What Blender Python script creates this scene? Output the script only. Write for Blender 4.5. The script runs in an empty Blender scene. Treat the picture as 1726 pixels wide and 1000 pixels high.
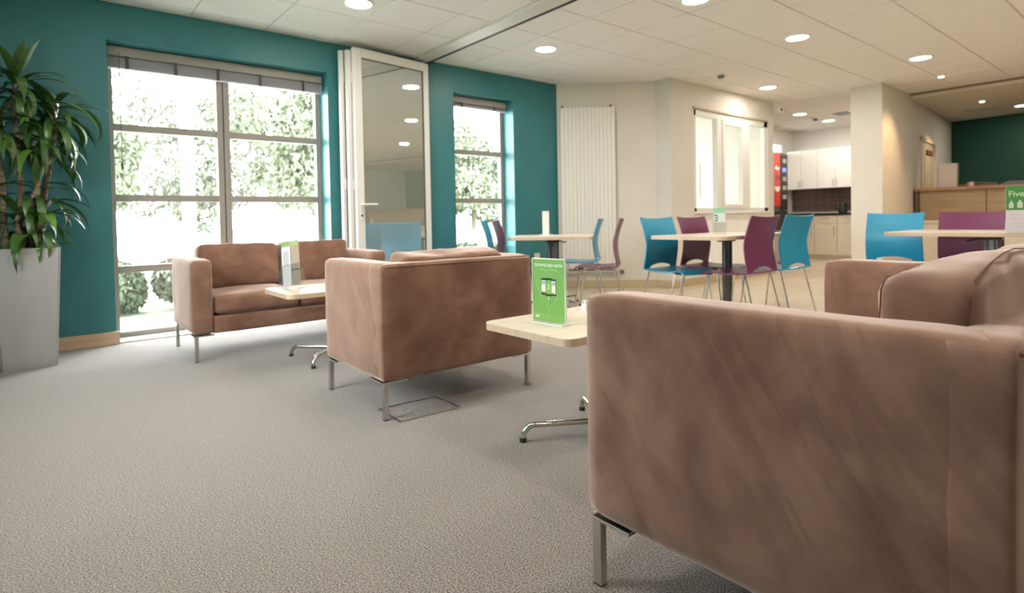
import bpy, bmesh, math, random
from mathutils import Vector, Matrix, noise, Euler
random.seed(7)
PI = math.pi
S = bpy.context.scene
COL = S.collection

# ---------------------------------------------------------------- camera, sky, sun, exposure
H_CAM = 0.93
YAW, PIT, ROL = 0.885, 0.023, -0.019
def cam_axes():
    cy, sy = math.cos(YAW), math.sin(YAW)
    f = Vector((cy*math.cos(PIT), sy*math.cos(PIT), -math.sin(PIT)))
    r = Vector((sy, -cy, 0)); u = r.cross(f)
    return r*math.cos(ROL)+u*math.sin(ROL), -r*math.sin(ROL)+u*math.cos(ROL), f
cam_d = bpy.data.cameras.new('camera'); cam = bpy.data.objects.new('camera', cam_d); COL.objects.link(cam)
r_, u_, f_ = cam_axes()
cam.matrix_world = Matrix(((r_.x, u_.x, -f_.x, 0), (r_.y, u_.y, -f_.y, 0), (r_.z, u_.z, -f_.z, H_CAM), (0, 0, 0, 1)))
cam_d.sensor_fit = 'HORIZONTAL'; cam_d.sensor_width = 36
cam_d.lens = 968.02/1726*36
cam_d.shift_y = -(500-392.55)/1726
cam_d.clip_start = 0.02; cam_d.clip_end = 200
cam_d.dof.use_dof = True; cam_d.dof.focus_distance = 1.6; cam_d.dof.aperture_fstop = 3.8
S.camera = cam

W = bpy.data.worlds.new('sky'); S.world = W; W.use_nodes = True
bgn = W.node_tree.nodes['Background']
bgn.inputs[0].default_value = (0.98, 0.975, 1.0, 1); bgn.inputs[1].default_value = 19.0
sun_d = bpy.data.lights.new('sun', 'SUN'); sun = bpy.data.objects.new('sun', sun_d); COL.objects.link(sun)
sun_d.energy = 9.0; sun_d.angle = 0.02; sun_d.color = (1, .97, .9)
sun.rotation_euler = Vector((0.25, -0.62, 0.75)).to_track_quat('Z', 'Y').to_euler()
DOWN_W = 10.0           # watts of one downlight
DOWN_E = 14.0           # brightness of its diffuser
S.view_settings.view_transform = 'Standard'; S.view_settings.look = 'None'
S.view_settings.exposure = 0.33; S.view_settings.gamma = 1.0; S.view_settings.use_curve_mapping = False
S.cycles.max_bounces = 10; S.cycles.diffuse_bounces = 6; S.cycles.transparent_max_bounces = 16
S.cycles.use_denoising = True
S.cycles.sample_clamp_indirect = 6.0
S.cycles.caustics_reflective = False; S.cycles.caustics_refractive = False

# ---------------------------------------------------------------- materials
def mat(name, col, rough=.6, metal=0, **k):
    m = bpy.data.materials.new(name); m.use_nodes = True
    b = m.node_tree.nodes['Principled BSDF']
    b.inputs['Base Color'].default_value = (*col, 1); b.inputs['Roughness'].default_value = rough
    b.inputs['Metallic'].default_value = metal
    for kk, v in k.items():
        b.inputs[kk.replace('_', ' ')].default_value = v
    return m
def noise_col(m, c1, c2, scale=5, detail=4, lo=.35, hi=.65, stretch=None, bump=0, bump_scale=None, dist=0, rough=.5, coord='Object'):
    nt = m.node_tree; N = nt.nodes; L = nt.links; b = N['Principled BSDF']
    tc = N.new('ShaderNodeTexCoord'); mp = N.new('ShaderNodeMapping'); L.new(tc.outputs[coord], mp.inputs[0])
    if stretch: mp.inputs['Scale'].default_value = stretch
    n = N.new('ShaderNodeTexNoise'); n.inputs['Scale'].default_value = scale; n.inputs['Detail'].default_value = detail
    n.inputs['Distortion'].default_value = dist; n.inputs['Roughness'].default_value = rough
    L.new(mp.outputs[0], n.inputs['Vector'])
    r = N.new('ShaderNodeValToRGB'); r.color_ramp.elements[0].position = lo; r.color_ramp.elements[1].position = hi
    r.color_ramp.elements[0].color = (*c1, 1); r.color_ramp.elements[1].color = (*c2, 1)
    L.new(n.outputs[0], r.inputs[0]); L.new(r.outputs[0], b.inputs['Base Color'])
    if bump:
        n2 = N.new('ShaderNodeTexNoise'); n2.inputs['Scale'].default_value = bump_scale or scale; n2.inputs['Detail'].default_value = 3
        L.new(tc.outputs[coord], n2.inputs['Vector'])
        bp = N.new('ShaderNodeBump'); bp.inputs['Strength'].default_value = bump; bp.inputs['Distance'].default_value = .004
        L.new(n2.outputs[0], bp.inputs['Height']); L.new(bp.outputs[0], b.inputs['Normal'])
    return m
def emit(name, col, e):
    m = bpy.data.materials.new(name); m.use_nodes = True; nt = m.node_tree
    nt.nodes.remove(nt.nodes['Principled BSDF']); em = nt.nodes.new('ShaderNodeEmission')
    em.inputs[0].default_value = (*col, 1); em.inputs[1].default_value = e
    nt.links.new(em.outputs[0], nt.nodes['Material Output'].inputs[0]); return m
def glass(name, tint=(1, 1, 1), refl=.08, rough=.0):
    m = bpy.data.materials.new(name); m.use_nodes = True; nt = m.node_tree; N = nt.nodes
    N.remove(N['Principled BSDF']); t = N.new('ShaderNodeBsdfTransparent'); t.inputs[0].default_value = (*tint, 1)
    g = N.new('ShaderNodeBsdfGlossy'); g.inputs['Roughness'].default_value = rough
    mx = N.new('ShaderNodeMixShader'); mx.inputs[0].default_value = refl
    nt.links.new(t.outputs[0], mx.inputs[1]); nt.links.new(g.outputs[0], mx.inputs[2]); nt.links.new(mx.outputs[0], N['Material Output'].inputs[0])
    return m

M = {}
M['teal'] = noise_col(mat('teal_paint', (.02, .2, .2), .42), (.022, .158, .175), (.028, .176, .193), 3, 3, bump=.15, bump_scale=220)
M['green'] = mat('shaded_teal_paint', (.006, .062, .038), .55)  # the teal paint again, with the dim reception's shade put into its colour
M['cream'] = noise_col(mat('cream_paint', (.8, .74, .62), .6), (.66, .625, .56), (.70, .665, .595), 2, 3, bump=.1, bump_scale=200)
M['white_wall'] = mat('white_paint', (.82, .81, .78), .6)
M['ceiling'] = noise_col(mat('mineral_tile', (.8, .78, .74), .9), (.80, .785, .765), (.85, .835, .815), 60, 4, bump=.2, bump_scale=260)
M['grid'] = mat('ceiling_grid_metal', (.62, .60, .56), .45)
M['plaster'] = mat('ceiling_plaster', (.72, .66, .56), .8)
M['track'] = mat('track_white', (.66, .64, .60), .45)
M['dark'] = mat('dark_slot', (.03, .03, .028), .6)
M['carpet'] = noise_col(mat('carpet', (.3, .26, .22), .95, Sheen_Weight=.45), (.015, .011, .008), (.352, .294, .248), 190, 2, .41, .60, bump=.8, bump_scale=190, rough=.7, stretch=(1, 1.5, 1))
M['vinyl'] = noise_col(mat('beige_vinyl', (.6, .5, .38), .28), (.54, .45, .33), (.62, .53, .41), 1.2, 5, stretch=(1, 6, 1), bump=.03, bump_scale=60)
M['skirt'] = noise_col(mat('skirting_wood', (.5, .36, .23), .45), (.50, .36, .23), (.60, .45, .31), 3, 4, stretch=(1, 1, 14))
def suede():
    m = mat('brown_suede', (.26, .14, .085), .92, Sheen_Weight=1.0, Sheen_Roughness=.42)
    m.node_tree.nodes['Principled BSDF'].inputs['Sheen Tint'].default_value = (1, .82, .72, 1)
    m.node_tree.nodes['Principled BSDF'].inputs['Specular IOR Level'].default_value = .15
    nt = m.node_tree; N = nt.nodes; L = nt.links; b = N['Principled BSDF']
    tc = N.new('ShaderNodeTexCoord')
    def nz(scale, det, dist, st=None, rot=None, pre=None):
        mp = N.new('ShaderNodeMapping'); src = tc.outputs['Object']
        if pre:
            m0 = N.new('ShaderNodeMapping'); m0.inputs['Rotation'].default_value = pre; L.new(src, m0.inputs[0]); src = m0.outputs[0]
        L.new(src, mp.inputs[0])
        if st: mp.inputs['Scale'].default_value = st
        if rot: mp.inputs['Rotation'].default_value = rot
        n = N.new('ShaderNodeTexNoise'); n.inputs['Scale'].default_value = scale; n.inputs['Detail'].default_value = det; n.inputs['Distortion'].default_value = dist
        L.new(mp.outputs[0], n.inputs['Vector']); return n
    a = nz(3.2, 5, 1.2); c = nz(5.0, 4, .8, (.9, 1.7, .8), pre=(.6, 0, 0)); d = nz(520, 3, 0)
    ad = N.new('ShaderNodeMath'); ad.operation = 'MULTIPLY_ADD'; ad.inputs[1].default_value = .7; L.new(c.outputs[0], ad.inputs[0]); L.new(a.outputs[0], ad.inputs[2])
    st = nz(6.0, 3, .35, (1, 3.6, .5), pre=(.55, 0, 0)); mk = nz(2.1, 2, .4)
    rs = N.new('ShaderNodeMapRange'); rs.inputs['From Min'].default_value = .52; rs.inputs['From Max'].default_value = .60; rs.inputs['To Max'].default_value = .10; L.new(st.outputs[0], rs.inputs['Value'])
    rm = N.new('ShaderNodeMapRange'); rm.inputs['From Min'].default_value = .48; rm.inputs['From Max'].default_value = .56; L.new(mk.outputs[0], rm.inputs['Value'])
    ms = N.new('ShaderNodeMath'); ms.operation = 'MULTIPLY'; L.new(rs.outputs[0], ms.inputs[0]); L.new(rm.outputs[0], ms.inputs[1])
    sb = N.new('ShaderNodeMath'); sb.operation = 'SUBTRACT'; L.new(ad.outputs[0], sb.inputs[0]); L.new(ms.outputs[0], sb.inputs[1]); ad = sb
    md = N.new('ShaderNodeMath'); md.operation = 'MULTIPLY_ADD'; md.inputs[1].default_value = .34; L.new(d.outputs[0], md.inputs[0]); L.new(ad.outputs[0], md.inputs[2])
    r = N.new('ShaderNodeMapRange'); r.inputs['From Min'].default_value = .68; r.inputs['From Max'].default_value = 1.32
    L.new(md.outputs[0], r.inputs['Value'])
    rp = N.new('ShaderNodeValToRGB'); rp.color_ramp.elements[0].color = (.132, .063, .040, 1); rp.color_ramp.elements[1].color = (.300, .168, .118, 1)
    e = rp.color_ramp.elements.new(.5); e.color = (.212, .111, .075, 1)
    L.new(r.outputs[0], rp.inputs[0]); L.new(rp.outputs[0], b.inputs['Base Color'])
    bp = N.new('ShaderNodeBump'); bp.inputs['Strength'].default_value = .12; bp.inputs['Distance'].default_value = .003
    L.new(d.outputs[0], bp.inputs['Height']); L.new(bp.outputs[0], b.inputs['Normal'])
    return m
M['suede'] = suede()
M['seam'] = mat('seam_thread', (.13, .07, .045), .9)
M['chrome'] = mat('brushed_chrome', (.62, .61, .58), .28, 1)
M['tube'] = mat('polished_tube', (.70, .68, .64), .14, 1)
M['rubber'] = mat('black_rubber', (.02, .02, .02), .6)
M['blue'] = mat('blue_plastic', (.012, .26, .43), .34)
M['purple'] = mat('purple_plastic', (.135, .018, .075), .34)
M['top'] = noise_col(mat('pale_maple_laminate', (.70, .62, .50), .3), (.66, .57, .45), (.74, .66, .54), 4, 4, stretch=(1, 9, 1))
M['edge'] = noise_col(mat('maple_edge', (.56, .43, .29), .45), (.52, .39, .26), (.60, .47, .33), 4, 4, stretch=(1, 9, 1))
M['post'] = mat('dark_grey_post', (.13, .125, .125), .35, .7)
M['black'] = mat('black_metal', (.015, .015, .016), .4)
M['frame'] = mat('taupe_window_frame', (.30, .275, .245), .45)
M['white_frame'] = mat('white_frame', (.78, .77, .73), .35)
M['blind'] = mat('grey_blind', (.50, .49, .51), .5)
M['tape'] = mat('dark_tape', (.07, .07, .08), .8)
M['glass'] = glass('window_glass', (.97, .99, .98), .05)
M['acrylic'] = glass('clear_acrylic', (.97, .98, .98), .12, .05)
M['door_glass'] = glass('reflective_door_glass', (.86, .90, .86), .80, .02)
_m = M['door_glass']; _n = _m.node_tree; _o = _n.nodes['Material Output']; _df = _n.nodes.new('ShaderNodeBsdfDiffuse'); _df.inputs[0].default_value = (.50, .56, .47, 1)  # pale diffuse layer stands in for a brighter reflection
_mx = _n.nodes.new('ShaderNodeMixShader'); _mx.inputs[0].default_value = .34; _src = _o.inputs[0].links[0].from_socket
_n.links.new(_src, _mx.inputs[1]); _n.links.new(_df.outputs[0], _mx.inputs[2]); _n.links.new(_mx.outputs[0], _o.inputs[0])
M['radiator'] = mat('radiator_enamel', (.78, .76, .70), .3)
M['planter'] = noise_col(mat('silver_planter', (.46, .45, .45), .42, .35), (.44, .43, .42), (.48, .47, .46), 2, 3, stretch=(3, 3, .6))
M['soil'] = noise_col(mat('soil', (.04, .03, .02), .95), (.02, .014, .01), (.08, .055, .035), 60, 4)
M['leaf'] = noise_col(mat('leaf_green', (.03, .10, .02), .32, Specular_IOR_Level=.6), (.016, .052, .012), (.085, .185, .030), 5, 3, .35, .7)
M['leaf2'] = mat('leaf_light', (.10, .20, .03), .35)
M['cane'] = noise_col(mat('cane_bark', (.2, .13, .07), .85), (.11, .07, .04), (.30, .21, .13), 14, 4, stretch=(1, 1, 6), bump=.6, bump_scale=40)
M['card_green'] = mat('green_card', (.195, .41, .09), .45)
M['card_dgreen'] = mat('dark_green_card', (.06, .24, .06), .45)
M['print_white'] = mat('white_print', (.80, .86, .74), .5)
M['print_pale'] = mat('pale_green_print', (.42, .66, .28), .5)
M['print_dark'] = mat('dark_print', (.02, .045, .03), .4)
M['print_orange'] = mat('orange_print', (.62, .20, .06), .5)
M['print_grey'] = mat('grey_print', (.42, .44, .46), .5)
M['paper'] = mat('paper', (.74, .72, .72), .6)
M['cabinet'] = mat('white_cabinet', (.90, .89, .86), .2)
M['base_cab'] = mat('cream_cabinet', (.70, .63, .50), .35)
M['worktop'] = mat('black_worktop', (.02, .018, .016), .25)
M['splash'] = noise_col(mat('brown_wall_tile', (.12, .08, .06), .3), (.10, .066, .05), (.17, .115, .09), 2, 2)
M['grout'] = mat('grout', (.28, .22, .18), .8)
M['red'] = mat('red_panel', (.55, .05, .035), .3)
M['machine'] = mat('machine_grey', (.12, .12, .13), .4)
M['machine_light'] = mat('machine_light_grey', (.36, .36, .35), .4)
M['wood'] = noise_col(mat('counter_oak', (.30, .16, .07), .45), (.26, .135, .055), (.38, .215, .10), 3, 5, stretch=(8, 1, 8))
M['wood_panel'] = noise_col(mat('counter_panel', (.34, .22, .11), .5), (.31, .20, .095), (.38, .25, .13), 3, 5, stretch=(8, 1, 8))
M['wood_dark'] = mat('counter_end', (.12, .06, .03), .5)
M['greyish'] = mat('door_grey', (.42, .42, .36), .5)
M['steel'] = mat('steel', (.5, .5, .5), .3, 1)
M['diff'] = emit('downlight_diffuser', (1, .93, .80), DOWN_E)
M['spot_e'] = emit('spotlight_lamp', (1, .82, .58), 16)
M['lum'] = emit('machine_display', (.35, .45, 1), 1.0)
M['foliage'] = mat('pale_foliage', (.085, .105, .065), .8)
M['foliage2'] = mat('silver_foliage', (.125, .14, .11), .8)
M['foliage3'] = mat('dark_foliage', (.07, .085, .055), .8)
M['shrub'] = mat('shrub_leaf', (.16, .185, .12), .8); M['shrub2'] = mat('shrub_leaf_pale', (.21, .225, .18), .8)
M['trunk'] = mat('trunk', (.18, .15, .12), .9)
M['paving'] = noise_col(mat('pale_paving', (.6, .6, .58), .8), (.55, .55, .53), (.66, .66, .64), 4, 4)
M['gravel'] = noise_col(mat('grass_strip', (.3, .34, .22), .9), (.24, .28, .16), (.40, .43, .30), 8, 4)
M['wall_out'] = mat('outside_render', (.6, .58, .54), .8)
M['pole'] = mat('pole_white', (.66, .66, .72), .5)

# ---------------------------------------------------------------- helpers
class G:
    def __init__(s): s.bm = bmesh.new()
    def box(s, x0, y0, z0, x1, y1, z1, bevel=0, seg=2, mtx=None):
        t = bmesh.new(); bmesh.ops.create_cube(t, size=1)
        for v in t.verts:
            v.co = Vector(((x0+x1)/2+v.co.x*(x1-x0), (y0+y1)/2+v.co.y*(y1-y0), (z0+z1)/2+v.co.z*(z1-z0)))
        if bevel: bmesh.ops.bevel(t, geom=t.edges[:], offset=bevel, segments=seg, profile=.5, affect='EDGES')
        return s._add(t, mtx)
    def _add(s, t, mtx=None):
        if mtx: t.transform(mtx)
        me = bpy.data.meshes.new('t'); t.to_mesh(me); t.free(); s.bm.from_mesh(me); bpy.data.meshes.remove(me); return s
    def prism(s, pts, z0, z1, bevel=0, mtx=None, seg=2):
        t = bmesh.new(); vb = [t.verts.new((x, y, z0)) for x, y in pts]; vt = [t.verts.new((x, y, z1)) for x, y in pts]
        t.faces.new(vb[::-1]); t.faces.new(vt); n = len(pts)
        for i in range(n): t.faces.new((vb[i], vb[(i+1) % n], vt[(i+1) % n], vt[i]))
        bmesh.ops.recalc_face_normals(t, faces=t.faces[:])
        if bevel: bmesh.ops.bevel(t, geom=t.edges[:], offset=bevel, segments=seg, profile=.5, affect='EDGES')
        return s._add(t, mtx)
    def cyl(s, p0, p1, r0, r1=None, seg=12, caps=True):
        p0, p1 = Vector(p0), Vector(p1); t = bmesh.new()
        bmesh.ops.create_cone(t, cap_ends=caps, segments=seg, radius1=r0, radius2=r0 if r1 is None else r1, depth=(p1-p0).length)
        q = (p1-p0).to_track_quat('Z', 'Y')
        return s._add(t, Matrix.Translation((p0+p1)/2) @ q.to_matrix().to_4x4())
    def tube(s, pts, r, seg=8):
        pts = [Vector(p) for p in pts]; rings = []; t = bmesh.new(); n = len(pts)
        rr = r if isinstance(r, (list, tuple)) else [r]*n
        d0 = (pts[1]-pts[0]).normalized(); nrm = d0.orthogonal().normalized()
        for i, p in enumerate(pts):
            d = (pts[min(i+1, n-1)]-pts[max(i-1, 0)]).normalized()
            nrm = (nrm-d*nrm.dot(d)).normalized(); b = d.cross(nrm)
            rings.append([t.verts.new(p+(nrm*math.cos(a)+b*math.sin(a))*rr[i]) for a in [2*PI*k/seg for k in range(seg)]])
        for a, b in zip(rings, rings[1:]):
            for k in range(seg): t.faces.new((a[k], a[(k+1) % seg], b[(k+1) % seg], b[k]))
        t.faces.new(rings[0][::-1]); t.faces.new(rings[-1])
        return s._add(t)
    def quad(s, a, b, c, d):
        v = [s.bm.verts.new(p) for p in (a, b, c, d)]; s.bm.faces.new(v); return s
    def obj(s, name, m, parent=None, smooth=False, loc=(0, 0, 0), rz=0, kind=None):
        me = bpy.data.meshes.new(name); s.bm.to_mesh(me); s.bm.free()
        if m: me.materials.append(m)
        if smooth:
            for p in me.polygons: p.use_smooth = True
            if smooth != 'all' :
                try: me.set_sharp_from_angle(angle=math.radians(38))
                except Exception: pass
        o = bpy.data.objects.new(name, me); COL.objects.link(o); o.location = loc; o.rotation_euler = (0, 0, rz)
        if parent: o.parent = parent
        if kind: o['kind'] = kind
        return o
def inst(name, me, parent=None, loc=(0, 0, 0), rot=(0, 0, 0), kind=None):
    o = bpy.data.objects.new(name, me); COL.objects.link(o); o.location = loc; o.rotation_euler = rot
    if parent: o.parent = parent
    if kind: o['kind'] = kind
    return o
def tag(o, label, cat, group=None):
    o['label'] = label; o['category'] = cat
    if group: o['group'] = group
    return o
def thing(name, label, cat, loc=(0, 0, 0), rz=0, group=None):
    o = bpy.data.objects.new(name, None); COL.objects.link(o); o.empty_display_size = .1
    o.location = loc; o.rotation_euler = (0, 0, rz); return tag(o, label, cat, group)
def copy_thing(root, loc, rz, label, group=None, matmap=None):
    r = root.copy(); COL.objects.link(r); r.location = loc; r.rotation_euler = (0, 0, rz); r['label'] = label
    if group: r['group'] = group
    def rec(src, dst):
        for ch in [c for c in src.children]:
            c = ch.copy(); COL.objects.link(c); c.parent = dst; c.matrix_parent_inverse = ch.matrix_parent_inverse.copy()
            if matmap and c.type == 'MESH' and c.data.materials and c.data.materials[0].name in matmap:
                c.data = matmap_mesh(c.data, matmap)
            rec(ch, c)
    rec(root, r); return r
_mm = {}
def matmap_mesh(me, mp):
    k = (me.name, mp[me.materials[0].name].name)
    if k not in _mm:
        n = me.copy(); n.materials.clear(); n.materials.append(mp[me.materials[0].name]); _mm[k] = n
    return _mm[k]
def struct(g, name, m, **k):
    return g.obj(name, m, kind='structure', **k)
def text(body, size, m, parent, mtx, name='lettering', ext=.0003, align='CENTER'):
    c = bpy.data.curves.new('txt', 'FONT'); c.body = body; c.size = size; c.extrude = ext; c.offset = size*.012; c.align_x = align; c.align_y = 'CENTER'
    o = bpy.data.objects.new('txt', c); COL.objects.link(o)
    me = bpy.data.meshes.new_from_object(o); bpy.data.objects.remove(o)
    me.materials.clear(); me.materials.append(m); t = inst(name, me, parent); t.matrix_local = mtx; return t

# ================================================================ SETTING
ZC = 2.711
YW = 5.53            # teal window wall
# floors
struct(G().box(-.9, -4.6, -.12, 3.30, YW, 0), 'floor', M['carpet'])
struct(G().box(3.30, -4.6, -.12, 13.7, 6.0, 0), 'floor_vinyl', M['vinyl'])
struct(G().box(3.285, -4.5, 0, 3.315, YW-.03, .004), 'trim_1', M['steel'])

# teal wall with two full-height openings
O1 = (.436, 2.215); O2 = (3.70, 4.58); HEAD = 2.41; TH = .30
g = G()
for x0, x1 in ((-.9, O1[0]), (O1[1], O2[0]), (O2[1], 5.62)): g.box(x0, YW, 0, x1, YW+TH, ZC+.1)
for x0, x1 in (O1, O2): g.box(x0, YW, HEAD, x1, YW+TH, ZC+.1)
struct(g, 'wall_north', M['teal'])
WY0, WY1, WZ0 = 2.2, 3.6, .95
g = G(); g.box(-1.0, -4.6, 0, -.75, WY0, ZC+.1); g.box(-1.0, WY1, 0, -.75, YW, ZC+.1); g.box(-1.0, WY0, HEAD, -.75, WY1, ZC+.1); g.box(-1.0, WY0, 0, -.75, WY1, WZ0)
struct(g, 'wall_west', M['teal'])
g = G(); g.box(-.95, WY0, WZ0, -.89, WY0+.05, HEAD); g.box(-.95, WY1-.05, WZ0, -.89, WY1, HEAD); g.box(-.95, WY0, HEAD-.05, -.89, WY1, HEAD); g.box(-.95, WY0, WZ0, -.89, WY1, WZ0+.05); g.box(-.95, WY0, 1.74, -.89, WY1, 1.80)
_f = struct(g, 'window_6', M['frame'])
for _z0, _z1 in ((WZ0+.05, 1.74), (1.80, HEAD-.05)): G().box(-.925, WY0+.05, _z0, -.919, WY1-.05, _z1).obj('pane', M['glass'], _f)
struct(G().box(-.9, -4.7, 0, 13.8, -4.5, ZC+.1), 'wall_south', M['cream'])
# bay wall, short return, cream window wall
a = Vector((5.33, 5.53)); b = Vector((6.28, 4.66)); dd = (b-a).normalized(); nn = Vector((-dd.y, dd.x))
struct(G().prism([tuple(a), tuple(b), (6.28, 4.56), (6.40, 4.56), (6.40, 4.80), (5.55, 5.75), (5.33, 5.75)], 0, ZC+.1), 'wall_bay', M['cream'])
g = G(); CW = (6.80, 8.82); CZ = (.99, 2.37)
g.box(6.28, 4.42, 0, CW[0], 4.56, ZC+.1); g.box(CW[1], 4.42, 0, 9.0, 4.56, ZC+.1)
g.box(CW[0], 4.42, 0, CW[1], 4.56, CZ[0]); g.box(CW[0], 4.42, CZ[1], CW[1], 4.56, ZC+.1)
struct(g, 'wall_inner', M['cream'])
struct(G().box(8.86, 4.56, 0, 9.0, 7.2, ZC+.1), 'wall_passage', M['cream'])
# room behind the cream wall
g = G(); g.box(6.3, 7.2, 0, 6.75, 7.34, ZC+.1); g.box(8.5, 7.2, 0, 9.0, 7.34, ZC+.1); g.box(6.75, 7.2, 0, 8.5, 7.34, .7); g.box(6.75, 7.2, 2.5, 8.5, 7.34, ZC+.1)
g.box(6.26, 4.9, 0, 6.40, 7.2, ZC+.1)
struct(g, 'wall_office', M['white_wall'])
struct(G().box(6.2, 4.5, ZC, 9.0, 7.34, ZC+.12), 'ceiling_office', M['white_wall'])
struct(G().box(5.9, 6.0, -.12, 9.1, 7.34, 0), 'floor_office', M['white_wall'])
t = thing('added_panel_light', 'flat square light panel added to brighten the room behind the cream window', 'ceiling light', (7.6, 5.9, ZC))  # panel added to whiten the view through the cream window's panes
G().box(-.6, -.6, -.02, .6, .6, 0).obj('frame', M['white_frame'], t); G().box(-.56, -.56, -.024, .56, .56, -.0205).obj('diffuser', emit('added_panel_glow', (1, .98, .95), 5), t)
# kitchen
g = G(); KY = 5.86; KX = 12.77
g.box(9.0, KY, 0, 11.83, KY+.15, ZC+.1); g.box(12.31, KY, 0, KX+.1, KY+.15, ZC+.1); g.box(11.83, KY, 0, 12.31, KY+.15, 2.24); g.box(11.83, KY, 2.43, 12.31, KY+.15, ZC+.1)
struct(g, 'wall_kitchen_side', M['white_wall'])
wk = struct(G().box(KX, 3.3, 0, KX+.15, KY+.15, ZC+.1), 'wall_kitchen', M['white_wall'])
# partition between kitchen passage and reception, and the shaded teal wall
struct(G().prism([(8.95, 2.885), (10.2, 2.90), (13.75, 3.215), (13.75, 3.6), (12.77, 3.6), (9.35, 3.28), (8.95, 3.28)], 0, ZC+.1), 'wall_partition', M['cream'])
struct(G().prism([(13.57, 3.20), (13.42, 2.12), (12.9, -4.6), (13.3, -4.6), (13.8, 2.1), (13.9, 3.25)][::-1], 0, ZC+.1), 'wall_east', M['green'])

# ceiling: slab, exposed grid and tiles
ceil = struct(G().box(-.9, -4.6, ZC+.02, 14.0, 6.0, ZC+.15), 'ceiling', M['plaster'])
xs_l = [2.245-.61*k for k in range(0, 6)][::-1] + [2.855, 3.19]
xs_r = [3.41, 3.827] + [4.427+.6*k for k in range(15)]
ys = [5.53, 5.323] + [4.723-.6*k for k in range(17)]
def tile_mesh(w, d):
    g = G(); g.box(-w/2+.006, -d/2+.006, 0, w/2-.006, d/2-.006, .016, bevel=.003, seg=1); me = bpy.data.meshes.new('ceiling_tile'); g.bm.to_mesh(me); g.bm.free()
    me.materials.append(M['ceiling']); return me
tm = {}; field = G(); ntile = 0
for xs in (xs_l, xs_r):
    for x0, x1 in zip(xs, xs[1:]):
        for y1, y0 in zip(ys, ys[1:]):
            cx, cy, w, d = (x0+x1)/2, (y0+y1)/2, x1-x0, y1-y0
            if cy > 4.5 and 6.5 < cx < 8.8: continue
            if x0 > 9.9 and y0 < 2.9: continue
            if cy > 5.55-(cx-5.33)*.92 and cx < 6.3 and cx > 5.33: pass
            if y0 > .2 and x1 > 0:
                k = (round(w, 3), round(d, 3))
                if k not in tm: tm[k] = tile_mesh(w, d)
                inst('ceiling_tile', tm[k], ceil, (cx, cy, ZC-.002)); ntile += 1
            else:
                field.box(x0+.006, y0+.006, ZC-.002, x1-.006, y1-.006, ZC+.014)
field.obj('ceiling_tile', M['ceiling'], ceil, kind='stuff')
g = G()
for xs in (xs_l[1:], xs_r[1:]):
    for x in xs:
        if x > 10.3: g.box(x-.011, 2.9, ZC+.006, x+.011, 5.8, ZC+.02)
        else: g.box(x-.011, -4.5, ZC+.006, x+.011, YW if x < 6.3 else 4.42, ZC+.02)
for y in ys[1:]:
    g.box(-.75, y-.011, ZC+.006, 10.2, y+.011, ZC+.02)
g.obj('grid_bar', M['grid'], ceil, kind='stuff')
g = G(); g.box(-.75, YW-.02, ZC-.004, 3.19, YW, ZC+.02); g.box(3.41, YW-.02, ZC-.004, 5.34, YW, ZC+.02)
g.obj('wall_angle', M['grid'], ceil)
# folding wall head track
tr = struct(G().box(3.19, -4.5, ZC-.022, 3.36, YW, ZC+.03, bevel=.003), 'trim_2', M['track'])
G().box(3.3605, -4.5, ZC-.024, 3.376, YW, ZC+.02).obj('slot', M['dark'], tr)
G().box(3.3765, -4.5, ZC-.020, 3.3835, YW, ZC+.02).obj('rail', M['greyish'], tr)
G().box(3.384, -4.5, ZC-.024, 3.396, YW, ZC+.02).obj('slot', M['dark'], tr)
# reception lowered plaster ceiling with its dark edge bead
struct(G().prism([(10.2, 2.93), (10.2, -4.5), (13.8, -4.5), (13.8, 3.3)][::-1], 2.64, ZC+.06), 'ceiling_reception', M['plaster'])
struct(G().box(10.16, -4.5, ZC-.03, 10.2, 2.93, ZC-.003), 'trim_3', mat('brown_bead', (.22, .17, .12), .6))

# skirting
def skirt(pts, name, h=.10, t=.022, m=None):
    g = G()
    for (x0, y0), (x1, y1) in zip(pts, pts[1:]):
        p0, p1 = Vector((x0, y0)), Vector((x1, y1)); d = (p1-p0).normalized(); n = Vector((-d.y, d.x))*t
        e = d*t*.0
        g.prism([tuple(p0-e), tuple(p1+e), tuple(p1+n+e), tuple(p0+n-e)], 0.001, h)
    return struct(g, name, m or M['skirt'])
skirt([(O1[0]+.02, YW), (-.74, YW)], 'baseboard_north', .10, .028)
skirt([(O2[0], YW), (O1[1], YW)], 'baseboard_north_middle')
skirt([(5.33, YW), (O2[1], YW)], 'baseboard_north_east')
bbm = mat('bay_skirting', (.48, .39, .25), .5)
skirt([(6.28, 4.44), (6.28, 4.66), (5.34, 5.52)], 'baseboard_bay', .10, .02, bbm)
skirt([(9.0, 4.42), (6.29, 4.42)], 'baseboard_inner', .10, .02, bbm)
skirt([(8.95, 3.28), (8.95, 2.9)], 'baseboard_partition', .10, .02, bbm)

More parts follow.
